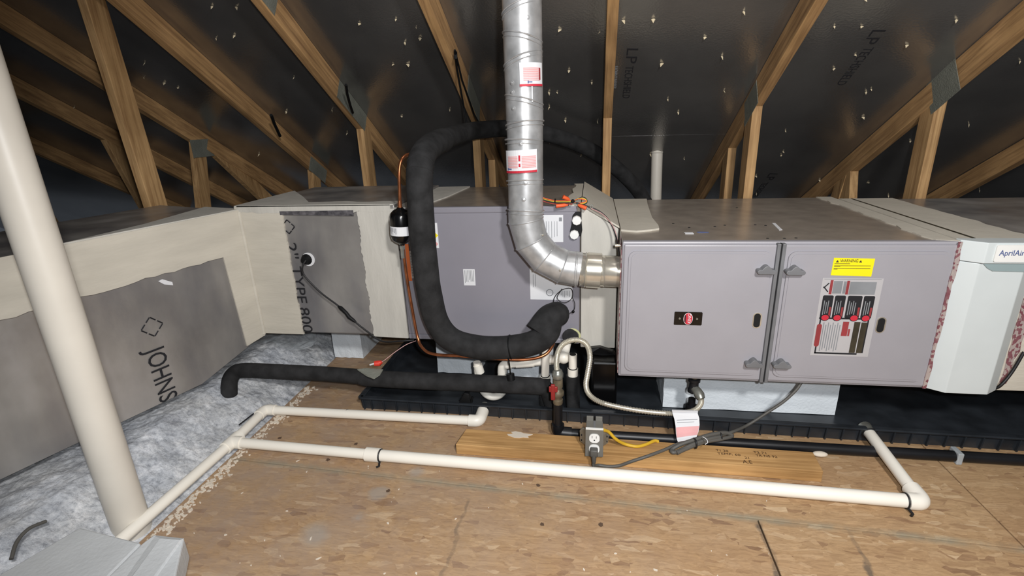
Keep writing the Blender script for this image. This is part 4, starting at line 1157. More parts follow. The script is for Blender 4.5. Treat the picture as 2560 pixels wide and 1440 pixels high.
# ================================================================== foam support blocks
def foam(name, lo, hi, label, m='eps', rough=0.002):
    bm = bmesh.new()
    bmesh.ops.create_cube(bm, size=1.0)
    for v in bm.verts:
        v.co = Vector([(lo[i] + hi[i]) / 2 + v.co[i] * (hi[i] - lo[i]) for i in range(3)])
    bmesh.ops.subdivide_edges(bm, edges=bm.edges[:], cuts=7, use_grid_fill=True)
    for v in bm.verts:
        v.co += noise.noise_vector(v.co * 60) * rough
    vf = from_bm(bm)
    return solo(name, vf, m, label, 'foam block', ((lo[0] + hi[0]) / 2, (lo[1] + hi[1]) / 2, lo[2]), 'polystyrene support blocks')
foam('foam_block', (0.172, 0.165, 0.008), (0.752, 0.36, 0.218), 'long white polystyrene block under the furnace doors')
foam('foam_block', (-1.268, 0.470, 0.002), (-1.128, 0.72, 0.243), 'squarish white polystyrene block under the foil plenum')
foam('foam_block', (-0.735, 0.355, 0.008), (-0.55, 0.55, 0.233), 'white polystyrene block under the coil box left of the trap', rough=0.004)
foam('foam_block', (-0.44, 0.30, 0.008), (-0.235, 0.50, 0.233), 'white polystyrene block under the coil box right of the trap', rough=0.003)

# ================================================================== insulated condensate drain
ins = thing('insulated_drain_pipe', 'long black foam insulated drain pipe lying level behind the white floor pipe', 'pipe', (-0.7901, 0.0790, 0.1200))
put('foam_sleeve', sweep(crom([(-1.2860, 0.0943, 0.1250), (-1.1170, 0.0922, 0.1250), (-0.9653, 0.0827, 0.1250), (-0.9227, 0.0769, 0.1250)]), 0.0285, 18), 'blackfoam', ins)
put('foam_sleeve', sweep(crom([(-0.9394, 0.0786, 0.1250), (-0.8971, 0.0729, 0.1250), (-0.6934, 0.0691, 0.1250), (-0.4839, 0.0725, 0.1250), (-0.2950, 0.0740, 0.1220), (-0.2311, 0.0754, 0.1180)]), 0.031, 18), 'blackfoam', ins)
put('foam_sleeve', sweep(crom([(-1.2780, 0.0950, 0.1250), (-1.4226, 0.0930, 0.1250), (-1.4673, 0.0817, 0.1220), (-1.4678, 0.0428, 0.1080), (-1.4517, 0.0077, 0.0800), (-1.4748, 0.0251, 0.0300)]), 0.029, 18), 'blackfoam', ins, label='foam sleeve turning down into the insulation')
put('foam_sleeve', sweep(crom([(-0.2454, 0.0769, 0.1180), (-0.2352, 0.0700, 0.0951), (-0.2270, 0.0700, 0.0631), (-0.2219, 0.0750, 0.0440)]), 0.028, 14), 'blackfoam', ins, label='foam sleeve end at the vertical stub')
pts = [(-0.9511, 0.0725, 0.1580), (-0.9216, 0.0844, 0.1580), (-0.8520, 0.0806, 0.1580), (-0.8497, 0.0443, 0.1560), (-0.8623, 0.0188, 0.1530), (-0.8994, 0.0340, 0.1560)]
put('putty_patch', prism(pts, (0, 0, 0.003)), 'putty', ins)
put('clamp', sweep([(-0.3696, 0.0650, 0.1729), (-0.3668, 0.0600, 0.1504)], 0.014, 12), 'black', ins, label='black clamp hanging from the cable tie')
put('cable_tie', sweep([(-0.3691, 0.0350, 0.2474), (-0.3687, 0.0500, 0.2106), (-0.3688, 0.0600, 0.1741)], 0.0025, 6), 'black', ins)

# ================================================================== white condensate trap
trp = thing('condensate_trap', 'white plastic condensate trap and fittings below the coil box', 'drain trap', (-0.4554, 0.1300, 0.0313))
PR_ = 0.0140
put('pipe', sweep(fillet([(-0.4160, 0.1300, 0.1261), (-0.4095, 0.1300, 0.1725), (-0.2129, 0.1300, 0.1982)], 0.022), PR_, 14), 'pvc', trp)
put('elbow', sweep(fillet([(-0.4124, 0.1300, 0.1395), (-0.4095, 0.1300, 0.1725), (-0.3767, 0.1300, 0.1755)], 0.022), PR_ + 0.003, 14), 'pvc', trp)
put('coupling', cyl((-0.3588, 0.1300, 0.1795), (-0.2926, 0.1300, 0.1870), PR_ + 0.003, 14), 'pvc', trp)
put('trap_bend', sweep(crom([(-0.5051, 0.1300, 0.1800), (-0.5025, 0.1300, 0.1222), (-0.4945, 0.1300, 0.0754), (-0.4761, 0.1300, 0.0457), (-0.4490, 0.1300, 0.0368), (-0.4208, 0.1300, 0.0503), (-0.4027, 0.1300, 0.0834), (-0.4115, 0.1300, 0.1264)]), PR_, 14), 'pvc', trp)
put('coupling', cyl((-0.5028, 0.1300, 0.1686), (-0.4956, 0.1300, 0.1359), PR_ + 0.0035, 14), 'pvc', trp)
put('cleanout_pipe', cyl((-0.2516, 0.1000, 0.1257), (-0.2452, 0.1000, 0.2633), PR_, 16), 'pvc', trp)
put('coupling', cyl((-0.2503, 0.1000, 0.1193), (-0.2498, 0.1000, 0.1499), PR_ + 0.0045, 16), 'pvc', trp)
put('tie_ring', ring((-0.2498, 0.1000, 0.1515), FZ, PR_ + 0.001, 0.0018), 'black', trp)
put('vent_stub', cyl((-0.1517, 0.1000, 0.1608), (-0.1518, 0.1000, 0.2390), PR_ + 0.0005, 16), 'pvc', trp)
put('stub_bore', cyl((-0.1518, 0.1000, 0.2390), (-0.1518, 0.1000, 0.2405), PR_ - 0.0025, 16), 'dark', trp)
put('coupling', cyl((-0.1517, 0.1000, 0.1576), (-0.1517, 0.1000, 0.1845), PR_ + 0.0045, 16), 'pvc', trp)
put('tie_ring', ring((-0.1517, 0.1000, 0.1860), FZ, PR_ + 0.001, 0.0018), 'black', trp)
put('elbow', sweep(fillet([(-0.2383, 0.1250, 0.2045), (-0.2010, 0.1250, 0.2044), (-0.1813, 0.1300, 0.2248), (-0.1771, 0.1600, 0.2469), (-0.1725, 0.1850, 0.2578)], 0.02), PR_ + 0.002, 14), 'pvc', trp)
put('tee', ball((-0.1853, 0.1250, 0.2145), 0.024), 'pvc', trp)
put('foam_sleeve', cyl((-0.1500, 0.1000, -0.0007), (-0.1517, 0.1000, 0.1576), 0.024, 14), 'blackfoam', trp, label='black foam below the open stub')
put('foam_sleeve', cyl((-0.2501, 0.1000, 0.0354), (-0.2503, 0.1000, 0.1193), 0.023, 14), 'blackfoam', trp, label='black foam below the cleanout pipe')

# ================================================================== white drain piping on the floor
DRR = 0.0165
dln = thing('floor_drain_line', 'white plastic drain pipe loop lying on the floor in front of the furnace', 'pipe', (-0.0576, -0.2111, 0.0000))
zf = 0.022
P = {'end': Vector((-1.2953, -0.6200, 0.0220)), 'tee': Vector((-1.2869, -0.2149, 0.0220)), 'elb': Vector((-1.2971, -0.0141, 0.0220)), 'bk': Vector((-0.4864, -0.0108, 0.0220)),
     'cpl': Vector((-0.7721, -0.2310, 0.0220)), 'fr': Vector((0.7825, -0.2705, 0.0220)), 'pan': Vector((0.7877, 0.0200, 0.0393))}
ext = P['end'] + (P['end'] - P['tee']).normalized() * 0.35
put('pipe', cyl(ext, P['tee'], DRR, 16), 'pvc', dln)
put('pipe', cyl(P['tee'], P['elb'], DRR, 16), 'pvc', dln)
put('pipe', cyl(P['elb'], P['bk'], DRR, 16), 'pvc', dln)
put('pipe', cyl(P['tee'], P['cpl'], DRR, 16), 'pvc', dln)
put('pipe', sweep([P['cpl'], P['cpl'].lerp(P['fr'], 0.5) + Vector((0, 0.002, 0.0)), P['fr']], DRR + 0.002, 16), 'pvc', dln)
put('pipe', cyl(P['fr'] + (P['pan'] - P['fr']) * 0.06, P['pan'], DRR, 16), 'pvc', dln)
d_t = (P['tee'] - P['end']).normalized(); d_r = (P['cpl'] - P['tee']).normalized()
put('tee', join(cyl(P['tee'] - d_t * 0.035, P['tee'] + d_t * 0.035, DRR + 0.005, 16), cyl(P['tee'], P['tee'] + d_r * 0.036, DRR + 0.005, 16)), 'pvc', dln)
d_b = (P['bk'] - P['elb']).normalized()
put('elbow', sweep(fillet([P['elb'] - d_t * 0.040, P['elb'], P['elb'] + d_b * 0.040], 0.02), DRR + 0.004, 16), 'pvc', dln)
put('coupling', cyl(P['cpl'] - d_r * 0.026, P['cpl'] + d_r * 0.02, DRR + 0.006, 16), 'pvc', dln)
put('elbow', sweep(fillet([P['bk'] - d_b * 0.025, P['bk'] + d_b * 0.012, P['bk'] + d_b * 0.014 + Vector((0.0, 0.055, 0.006))], 0.03), DRR + 0.005, 16), 'pvc', dln)
put('stub', cyl(P['bk'] + d_b * 0.014 + Vector((0.0, 0.045, 0.006)), P['bk'] + d_b * 0.014 + Vector((0, 0.09, 0.008)), DRR - 0.001, 16), 'zinc', dln)
d_f = (P['fr'] - P['cpl']).normalized(); d_p = (P['pan'] - P['fr']).normalized()
put('elbow', sweep(fillet([P['fr'] - d_f * 0.034, P['fr'] + d_f * 0.004, P['fr'] + d_p * 0.05], 0.03), DRR + 0.0058, 18), 'pvc', dln)
put('port_fitting', cyl(P['pan'] - d_p * 0.004, P['pan'] + d_p * 0.03, DRR + 0.003, 16), 'zinc', dln)
for c_, d_ in ((P['fr'] - d_f * 0.037, d_f), (P['pan'] - d_p * 0.006, d_p), (P['cpl'] + d_r * 0.023, d_r)):
    put('cable_tie', ring(c_, d_, DRR + 0.003, 0.0022), 'blackc', dln)
for c_ in (P['cpl'] + d_r * 0.024, P['fr'] - d_f * 0.036):
    put('tie_tail', sweep([c_ + Vector((0, -0.016, -0.012)), c_ + Vector((0.004, -0.030, -0.017)), c_ + Vector((-0.003, -0.036, -0.018))], 0.0035, 6), 'blackc', dln)
put('pipe_mark', ring((-0.9709, -0.0106, 0.0220), d_b, DRR - 0.0006, 0.0011), 'ink', dln)
put('marker_line', sweep([(-1.3222, -0.1285, 0.0300), (-1.3162, -0.0558, 0.0300)], 0.0025, 6), 'ink', dln, label='black strip along the pipe')

# ================================================================== tall vent stack at the left
stk = thing('vent_stack', 'thick white plastic vent stack rising at the lower left', 'pipe', (-1.335, -0.575, -0.02))
SX, SY = -1.338, -0.570
put('pipe', cyl((SX, SY, -0.02), (SX - 0.025, SY + 0.035, roof_z(SX, SY) + 0.09), 0.0445, 32), 'pvc2', stk)
# faint print running down the pipe
rows = []
z = 0.20
while z < 0.98:
    h = random.uniform(0.004, 0.012)
    for j in range(2):
        if random.random() < 0.75:
            A = math.radians(206 + 5 * j + 4)
            k_ = z / 2.0
            cxs, cys = SX - 0.025 * k_, SY + 0.035 * k_
            p = Vector((cxs + 0.0447 * math.cos(A), cys + 0.0447 * math.sin(A), z))
            tg = Vector((-math.sin(A), math.cos(A), 0))
            rows.append(decal(p, tg, FZ, 0.0035, h, -0.0004))
    z += h + random.uniform(0.004, 0.012)
o = put('print_mark', join(*rows), 'greyink', stk); o['kind'] = 'stuff'

# white vent behind the furnace
vnt = thing('vent_riser', 'slim white plastic vent pipe standing behind the furnace under the roof', 'pipe', (0.24, 1.37, 0.05))
put('pipe', cyl((0.2578, 1.3700, 0.4393), (0.2470, 1.3700, 0.8460), 0.0295, 20), 'pvc2', vnt)
put('rim', ring((0.2479, 1.3700, 0.8294), FZ, 0.0295, 0.004), 'pvc2', vnt)

# ================================================================== foam cover in the near left corner
cov = thing('foam_cover', 'grey white foam cover piece in the near lower left corner', 'foam piece', (-1.12, -0.85, 0.05))
zc = 0.115
main = [(-1.3239, -0.6955, 0.1150), (-1.1285, -0.7213, 0.1150), (-1.1232, -0.8120, 0.1150), (-1.02, -1.12, 0.115), (-1.47, -1.12, 0.115)]
put('slab', prism(main, (0, 0, -0.06), 0.004), 'eps2', cov)
arm = [(-1.1245, -0.7220, 0.1150), (-1.1179, -0.6946, 0.1150), (-1.0366, -0.6951, 0.1150), (-0.905, -0.90, 0.115), (-0.90, -1.12, 0.115), (-1.018, -1.12, 0.115), (-1.1214, -0.8118, 0.1150)]
put('arm', prism(arm, (0, 0, -0.06), 0.004), 'eps2', cov)
put('arm_ridge', hexa([(-1.1102, -0.6992, 0.1155), (-1.0342, -0.6977, 0.1155), (-0.945, -1.10, 0.1155), (-1.0, -1.10, 0.1155), (-1.0864, -0.7093, 0.1210), (-1.0344, -0.7081, 0.1210), (-0.955, -1.10, 0.121), (-0.99, -1.10, 0.121)]), 'eps2', cov)
put('foot', box((-1.04, -1.08, 0.001), (-0.93, -0.92, 0.056), 0.003), 'eps2', cov)
put('foot', box((-1.24, -1.08, 0.001), (-1.14, -0.95, 0.056), 0.003), 'eps2', cov)
solo('wire_offcut', sweep(crom([(-1.3995, -0.7953, 0.1100), (-1.4196, -0.7625, 0.1250), (-1.4270, -0.7280, 0.1300), (-1.4242, -0.6925, 0.1200)]), 0.0042, 8), 'cord', 'curved grey wire poking out of the insulation in the lower left', 'wire', (-1.4137, -0.7875, 0.1000))

# ================================================================== lumber on the floor
def lumber(name, p, label, z1=0.038):
    vf = hexa([(x, y, 0.0005) for x, y in p] + [(x, y, z1) for x, y in p], 0.002)
    cx = sum(q[0] for q in p) / 4; cy = sum(q[1] for q in p) / 4
    t = thing('board', label, 'board', (cx, cy, 0))
    put('timber', vf, 'wood_x', t)
    return t
bd = lumber('board', [(-0.517, -0.172), (0.572, -0.190), (0.578, -0.100), (-0.503, -0.084)], 'long wooden board with handwriting on the floor in front of the pan')
def hand(s, p, size, w, m='ink2'):
    text('handwriting', s, size, m, bd, Vector((p[0], p[1], 0.0382)), Vector((1, -0.02, 0)), Vector((0.02, 1, 0)), 0.0005, 'LEFT', w)
hand('T1 20', (0.2933, -0.1251, 0.0380), 0.014, 0.036)
hand('TEMP: 60', (0.2945, -0.1406, 0.0380), 0.014, 0.066)
hand('T2 71', (0.4022, -0.1238, 0.0380), 0.014, 0.036)
hand('TR NS 92', (0.4048, -0.1389, 0.0380), 0.014, 0.060)
hand('21', (0.3690, -0.1539, 0.0380), 0.014, 0.012)
hand('A.E', (0.3589, -0.1754, 0.0380), 0.022, 0.026)
put('glue_smear', blob((-0.3166, -0.1028, 0.0380), 0.038, 0.016, 0.038, 0.0015, 16, 0.35), 'crumb', bd)
solo('putty_scrap', ball((0.6128, -0.0710, 0.0120), 0.016, 1.4, 0.7, 0.5), 'crumb', 'white crumb of sealant by the right end of the board', 'debris', (0.6211, -0.0540, 0.0000))
solo('putty_scrap', ball((-0.1655, -0.0290, 0.0100), 0.010, 1.3, 0.8, 0.7), 'crumb', 'white crumb of sealant beside the gas riser foot', 'debris', (-0.1662, -0.0144, 0.0000))

# ================================================================== gas piping
gas = thing('gas_riser', 'black iron gas pipe with a red handled shut-off valve and floor run', 'gas pipe', (-0.194, -0.055, 0))
GY = -0.048
gx = (-0.1949, -0.0480, 0.0832)[0]
put('floor_pipe', cyl((gx, GY, 0.0185), (2.2, GY - 0.005, 0.0185), 0.0165, 16), 'iron', gas)
put('elbow', sweep(fillet([(gx + 0.045, GY, 0.0185), (gx, GY, 0.0205), (gx, GY, 0.052)], 0.02), 0.0205, 16), 'iron', gas)
zv0 = (-0.1919, -0.0480, 0.1351)[2]; zv1 = (-0.1913, -0.0480, 0.2254)[2]
put('riser', cyl((gx, GY, 0.04), (gx, GY, zv0), 0.0150, 16), 'iron', gas)
put('valve_body', lathe((gx, GY, zv0 - 0.004), FZ, [(0, 0.015), (0.004, 0.0165), (0.016, 0.0165), (0.018, 0.013), (0.026, 0.014), (0.034, 0.0205), (0.046, 0.0205), (0.054, 0.014), (0.060, 0.013), (0.062, 0.0165), (zv1 - zv0 + 0.002, 0.0165)], 14), 'brass', gas)
hz = (-0.2063, -0.0600, 0.1949)[2]
h_ = put('valve_handle', join(box((gx - 0.020, GY - 0.040, hz - 0.030), (gx - 0.006, GY - 0.030, hz + 0.026), 0.003), box((gx - 0.026, GY - 0.038, hz - 0.002), (gx + 0.002, GY - 0.030, hz + 0.018), 0.003)), 'red', gas)
put('valve_stem', cyl((gx - 0.008, GY - 0.014, hz + 0.008), (gx - 0.010, GY - 0.034, hz + 0.008), 0.006, 10), 'brass', gas)
put('union_nut', lathe((gx, GY, zv1), FZ, [(0, 0.017), (0.003, 0.0185), (0.018, 0.0185), (0.021, 0.016), (0.026, 0.0155), (0.030, 0.012)], 8), 'zinc', gas)
put('pipe_clip', box((0.99, -0.069, 0.0), (1.006, -0.028, 0.0385), 0.003), 'tank', gas)
flex = thing('gas_connector', 'silver corrugated flexible gas connector arching from the valve to the furnace', 'gas hose', (0.0713, -0.0300, 0.1105))
fp = crom([(-0.1975, -0.0480, 0.2555), (-0.1986, -0.0480, 0.2826), (-0.1932, -0.0480, 0.3181), (-0.1767, -0.0460, 0.3457), (-0.1466, -0.0440, 0.3596), (-0.1167, -0.0420, 0.3555), (-0.0991, -0.0420, 0.3354), (-0.0924, -0.0420, 0.2980), (-0.0981, -0.0420, 0.2480), (-0.1039, -0.0420, 0.2014), (-0.0933, -0.0420, 0.1667), (-0.0581, -0.0420, 0.1404), (0.0064, -0.0400, 0.1234), (0.0832, -0.0380, 0.1117), (0.1527, -0.0360, 0.1071), (0.2033, -0.0300, 0.1078), (0.2418, -0.0200, 0.1127), (0.2635, 0.0000, 0.1209), (0.2705, 0.0200, 0.1286), (0.2679, 0.0300, 0.1374)], 16)
put('corrugated_tube', sweep(fp, lambda i: 0.0082 + (0.0009 if i % 2 else -0.0009), 12), 'steel', flex)
# warning tag wrapped round the connector
tg = put('warning_tag', hexa([(0.1715, -0.0500, 0.1127), (0.2494, -0.0400, 0.1110), (0.2501, -0.0360, 0.1115), (0.1721, -0.0460, 0.1132), (0.1678, -0.0520, 0.1284), (0.2497, -0.0400, 0.1228), (0.2509, -0.0340, 0.1220), (0.1687, -0.0460, 0.1277)]), 'paper', flex)
def tagsheet(rows, t=0.0012):
    V, F = [], []
    n = len(rows)
    for r_ in rows:
        V += [r_[0], r_[1]]
    V += [tuple(Vector(v) + Vector((0, t, 0))) for v in V[:]]
    k = 2 * n
    for i in range(n - 1):
        a = 2 * i
        F.append((a, a + 1, a + 3, a + 2)); F.append((k + a + 2, k + a + 3, k + a + 1, k + a))
        F.append((a, a + 2, k + a + 2, k + a)); F.append((a + 1, k + a + 1, k + a + 3, a + 3))
    F.append((0, k, k + 1, 1)); F.append((k - 2, k - 1, 2 * k - 1, 2 * k - 2))
    return V, F
put('tag_sheet', tagsheet([((0.1697, -0.0520, 0.1183), (0.2481, -0.0440, 0.1179)), ((0.1757, -0.0600, 0.1018), (0.2524, -0.0520, 0.1057)), ((0.1792, -0.0700, 0.0820), (0.2532, -0.0620, 0.0874)), ((0.1798, -0.0820, 0.0636), (0.2488, -0.0740, 0.0687)), ((0.1820, -0.0900, 0.0486), (0.2427, -0.0840, 0.0605)), ((0.1885, -0.0940, 0.0341), (0.2429, -0.0880, 0.0485)), ((0.1971, -0.0980, 0.0227), (0.2182, -0.0940, 0.0422))]), 'paper', flex)
put('tag_print', tagsheet([((0.1800, -0.0735, 0.0800), (0.2515, -0.0655, 0.0852)), ((0.1808, -0.0835, 0.0647), (0.2472, -0.0755, 0.0696)), ((0.1818, -0.0895, 0.0542), (0.2437, -0.0835, 0.0646))], 0.0008), 'pinkink', flex)
put('tag_print', join(*[tagsheet([((0.1828, -0.0625, 0.1009), (0.2473, -0.0545, 0.1026)), ((0.1828, -0.0630, 0.0997), (0.2473, -0.0550, 0.1015))], 0.0005), tagsheet([((0.1840, -0.0655, 0.0941), (0.2473, -0.0575, 0.0958)), ((0.1840, -0.0660, 0.0930), (0.2473, -0.0580, 0.0947))], 0.0005)]), 'greyink', flex)
# drip leg and union under the furnace
drp = thing('gas_drip_leg', 'dark brass gas fittings hanging below the furnace in front of the foam block', 'gas fitting', (0.2514, 0.0350, 0.0819))
dx_ = (0.2467, 0.0350, 0.1782)[0]
zt_, zb_ = 0.2185, (0.2516, 0.0350, 0.0788)[2]
put('pipe_nipple', cyl((dx_, 0.035, zt_ - 0.03), (dx_, 0.035, zt_), 0.0115, 12), 'brass', drp)
put('tee', lathe((dx_, 0.035, zt_ - 0.072), FZ, [(0, 0.013), (0.004, 0.019), (0.014, 0.019), (0.018, 0.015), (0.040, 0.015), (0.043, 0.0195), (0.052, 0.0195), (0.055, 0.012)], 12), 'iron', drp)
put('cap', lathe((dx_ - 0.002, 0.035, zb_), FZ, [(0, 0.016), (0.003, 0.019), (0.020, 0.019), (0.022, 0.012), (0.045, 0.012)], 12), 'iron', drp)
put('union', sweep([(dx_, 0.034, zt_ - 0.052), (dx_ + 0.008, 0.018, zt_ - 0.058), (dx_ + 0.014, 0.004, zt_ - 0.064), (dx_ + 0.018, -0.004, zt_ - 0.072)], [0.013, 0.0155, 0.0165, 0.013], 8), 'zinc', drp)

# ================================================================== outlet box
ob_ = thing('outlet_box', 'grey metal outlet box with a white duplex receptacle standing on the board', 'outlet', (-0.076, -0.16, 0.038))
bx0, bx1, by, bz0, bz1 = -0.103, -0.049, -0.190, 0.0385, 0.1355
put('box', box((bx0 + 0.002, by + 0.003, bz0 + 0.002), (bx1 - 0.002, -0.143, bz1), 0.002), 'steelbox', ob_)
put('cover_plate', box((bx0, by - 0.001, bz0), (bx1, by + 0.003, bz1 + 0.001), 0.0015), 'steelbox', ob_)
put('cover_edge', box((bx0 + 0.001, by - 0.0012, bz1 - 0.0012), (bx1 - 0.001, by + 0.006, bz1 + 0.0018)), 'white', ob_)
put('top_plate', join(box((bx0 + 0.003, -0.145, bz1 - 0.01), (-0.0795, -0.139, bz1 + 0.014), 0.001), box((-0.0725, -0.145, bz1 - 0.01), (bx1 - 0.003, -0.139, bz1 + 0.014), 0.001)), 'steelbox', ob_)
put('knockout_slot', box((-0.079, -0.183, bz1 - 0.0002), (-0.073, -0.145, bz1 + 0.0008)), 'paint_dk', ob_)
for zc_ in (0.1065, 0.0690):
    rc = put('receptacle', rrect((-0.0915, by - 0.0012, zc_ - 0.0155), FX, FZ, 0.031, 0.030, 0.012, 0.0035, 5), 'white', ob_)
    if zc_ > 0.09:
        put('socket_slot', box((-0.0835, by - 0.0052, zc_ + 0.0005), (-0.0820, by - 0.0046, zc_ + 0.0085)), 'ink', rc)
        put('socket_slot', box((-0.0710, by - 0.0052, zc_ + 0.0005), (-0.0695, by - 0.0046, zc_ + 0.0075)), 'ink', rc)
        put('socket_slot', ball((-0.076, by - 0.0048, zc_ - 0.0065), 0.0022, 1, 0.3, 1), 'ink', rc)
for s_, xx in ((-1, bx0), (1, bx1)):
    e = put('bracket', prism([(xx, -0.16, 0.056), (xx + s_ * 0.016, -0.148, 0.060), (xx + s_ * 0.018, -0.146, 0.098), (xx + s_ * 0.010, -0.150, 0.112), (xx, -0.16, 0.114)], (0, 0.004, 0), 0.0008), 'zinc', ob_)
    for zz in (0.068, 0.086):
        put('bracket_hole', ball((xx + s_ * 0.012, -0.1515, zz), 0.0035, 0.6, 0.35, 1), 'dark', e)
crd = thing('power_cord', 'grey power cord with plug running from the furnace to the outlet box', 'cord', (-0.0694, -0.1842, 0.0000))
put('plug', join(box((-0.0885, by - 0.026, 0.0535), (-0.0650, by - 0.0045, 0.0775), 0.004), sweep([(-0.0767, by - 0.018, 0.058), (-0.0767, by - 0.019, 0.040), (-0.0767, by - 0.018, 0.028)], [0.0085, 0.0070, 0.0055], 10)), 'cord', crd)
put('cable', sweep(crom([(-0.0767, by - 0.018, 0.034), (-0.0765, by - 0.018, 0.018), (-0.0624, -0.1926, 0.0100), (-0.0334, -0.1926, 0.0080), (0.0004, -0.1879, 0.0100), (0.0377, -0.1892, 0.0300), (0.0849, -0.1807, 0.0460), (0.1360, -0.1462, 0.0460), (0.1883, -0.1121, 0.0500), (0.2385, -0.0975, 0.0520), (0.2901, -0.0771, 0.0560), (0.3530, -0.0598, 0.0660), (0.4109, -0.0200, 0.0696), (0.4704, -0.0060, 0.1115), (0.5192, 0.0100, 0.1438), (0.5543, 0.0220, 0.1790), (0.5703, 0.0300, 0.2039)]), 0.0048, 10), 'cord', crd)
put('coil_bundle', sweep(crom([(0.3129, -0.0806, 0.0600), (0.2730, -0.0999, 0.0620), (0.2214, -0.1253, 0.0560), (0.1783, -0.1478, 0.0460), (0.1610, -0.1541, 0.0450), (0.1603, -0.1417, 0.0460), (0.1853, -0.1289, 0.0560), (0.2353, -0.1094, 0.0660), (0.2873, -0.0849, 0.0700), (0.3336, -0.0660, 0.0660), (0.3523, -0.0667, 0.0560), (0.3121, -0.0861, 0.0550), (0.2602, -0.1071, 0.0560), (0.2018, -0.1390, 0.0500), (0.1721, -0.1582, 0.0460)]), 0.0062, 10), 'cord', crd, label='looped slack of the cord tied in a bundle')
put('cable_tie', ring((0.2299, -0.1219, 0.0600), (1, 0.25, 0), 0.015, 0.0022), 'blackc', crd)
put('cable_tie', ring((0.3139, -0.0762, 0.0600), (1, 0.25, 0), 0.012, 0.0022), 'blackc', crd)
put('twist_string', sweep(crom([(0.2513, -0.1226, 0.0850), (0.2595, -0.1340, 0.0850), (0.2617, -0.1428, 0.0800), (0.2533, -0.1507, 0.0780)]), 0.0012, 6), 'paper', crd)
solo('yellow_cable', sweep(crom([(-0.049, -0.165, 0.118), (-0.0320, -0.1500, 0.1018), (-0.0095, -0.1480, 0.0759), (0.0186, -0.1361, 0.0520), (0.0529, -0.1366, 0.0460), (0.0809, -0.1228, 0.0440), (0.1127, -0.0988, 0.0440), (0.1255, -0.0961, 0.0400)]), 0.0052, 8), 'yellowc', 'short yellow cable from the outlet box lying on the board', 'cable', (0.0668, -0.1200, 0.0380))

# ================================================================== loose wiring
wr = thing('control_wires', 'bundle of coloured control wires with orange connectors on the coil box top edge', 'wires', (-0.1588, 0.1900, 0.7561))
for m_, dz, a in (('wirey', 0.0, 0), ('orange', 0.004, 1), ('blackc', -0.003, 2), ('wirer', -0.006, 3)):
    off = Vector((0, -0.004 * a, dz))
    put('wire', sweep([Vector(p) + off for p in crom([(-0.2785, 0.1850, 0.7785), (-0.2451, 0.1850, 0.7660), (-0.2116, 0.1830, 0.7592), (-0.1558, 0.1800, 0.7590)])], 0.0016, 6), m_, wr)
for m_, k_ in (('wirey', 1.0), ('blackc', 1.25), ('orange', 0.75)):
    c0 = Vector((-0.1558, 0.1800, 0.7590)); c1 = Vector((-0.1296, 0.1800, 0.7705)); c2 = Vector((-0.1086, 0.1800, 0.7610)); c3 = Vector((-0.1256, 0.1800, 0.7520))
    put('wire_loop', sweep(crom([c0, c0 + (c1 - c0) * k_, c2, c0 + (c3 - c0) * k_, c0]), 0.0016, 6), m_, wr)
for a, b in (((-0.1663, 0.1780, 0.7661), (-0.1883, 0.1720, 0.7765)), ((-0.1713, 0.1720, 0.7499), (-0.2105, 0.1650, 0.7475)), ((-0.1385, 0.1750, 0.7490), (-0.1109, 0.1700, 0.7377))):
    put('connector', sweep([a, Vector(a).lerp(Vector(b), 0.3), b], [0.003, 0.0062, 0.0070], 8), 'orange', wr)
put('cable_tie', ball((-0.1557, 0.1760, 0.7610), 0.0065), 'black', wr)
put('cable_tie', ring((-0.2142, 0.1820, 0.7607), FX, 0.007, 0.002), 'black', wr)
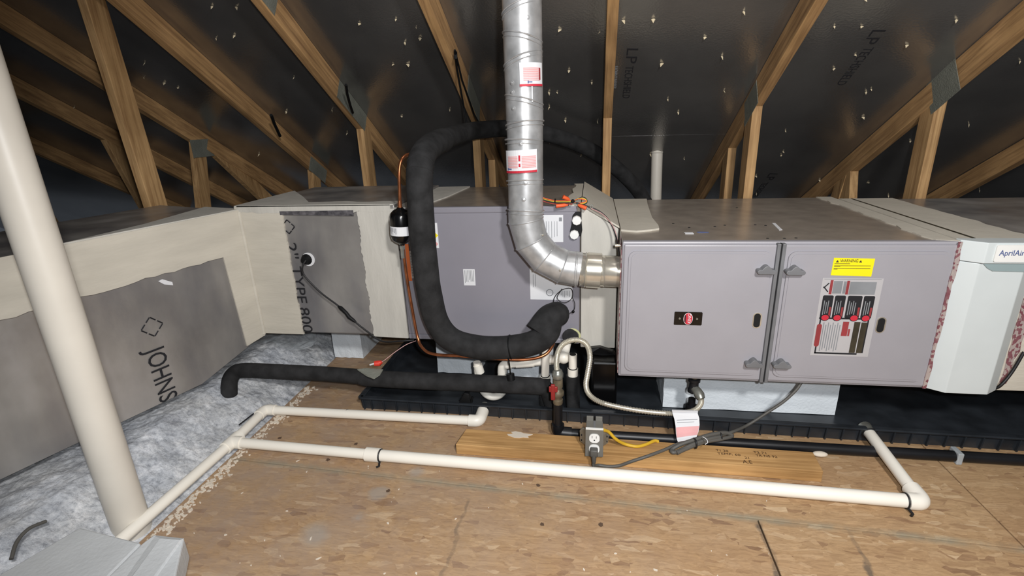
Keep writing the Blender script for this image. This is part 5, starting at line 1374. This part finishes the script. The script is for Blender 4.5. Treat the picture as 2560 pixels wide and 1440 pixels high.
put('wire', sweep(crom([(-0.1452, 0.1780, 0.7539), (-0.0992, 0.1750, 0.7406), (-0.0599, 0.1720, 0.7209), (-0.0296, 0.1600, 0.6872), (-0.0139, 0.1400, 0.6488), (-0.0071, 0.1000, 0.6186), (-0.0061, 0.0600, 0.6055)]), 0.0026, 8), 'blackc', wr)
put('wire', sweep(crom([(-0.0952, 0.1710, 0.7373), (-0.0559, 0.1680, 0.7163), (-0.0244, 0.1560, 0.6813), (-0.0100, 0.1360, 0.6417), (-0.0043, 0.1000, 0.6081)]), 0.0017, 8), 'wirep', wr)
put('anchor_eye', ring((-0.0940, 0.1720, 0.7437), FY, 0.005, 0.0015), 'zinc', wr)
put('strain_relief', cyl((-0.0194, 0.0600, 0.6391), (0.0002, 0.0600, 0.6391), 0.005, 8), 'chrome', wr)
lw = thing('low_voltage_lead', 'pinkish lead with a red wire nut lying over the left end of the drain pan', 'wire', (-0.9293, 0.2042, 0.1200))
put('wire', sweep(crom([(-0.7471, 0.1700, 0.2395), (-0.7805, 0.1500, 0.2310), (-0.8189, 0.1200, 0.2107), (-0.8497, 0.1000, 0.1896), (-0.8678, 0.0950, 0.1798)]), 0.0016, 6), 'wirep', lw)
put('wire_nut', sweep([(-0.8611, 0.0950, 0.1834), (-0.8712, 0.0950, 0.1780), (-0.8880, 0.0900, 0.1782)], [0.006, 0.0115, 0.010], 8), 'redw', lw)
put('wire_end', cyl((-0.8880, 0.0900, 0.1782), (-0.9062, 0.0900, 0.1725), 0.0035, 8), 'paper', lw)
solo('black_film', prism([(-0.1056, 0.1600, 0.2336), (-0.0575, 0.1600, 0.2416), (-0.0076, 0.1400, 0.2342), (-0.0023, 0.1300, 0.2268), (-0.0503, 0.1400, 0.2170), (-0.0925, 0.1500, 0.2184)], (0, 0.02, 0), 0.002), 'blackgloss', 'crumpled glossy black plastic under the transition beside the furnace', 'plastic scrap', (-0.0572, 0.1500, 0.2150))
dp_ = solo('condensate_pump_tank', box((-0.0857, 0.1200, 0.0324), Vector((-0.0857, 0.1200, 0.0324)) + Vector((0.09, 0.14, 0.17)), 0.008), 'blackgloss', 'glossy black plastic reservoir between the trap and the furnace', 'reservoir', (-0.0682, 0.1400, 0.0212))
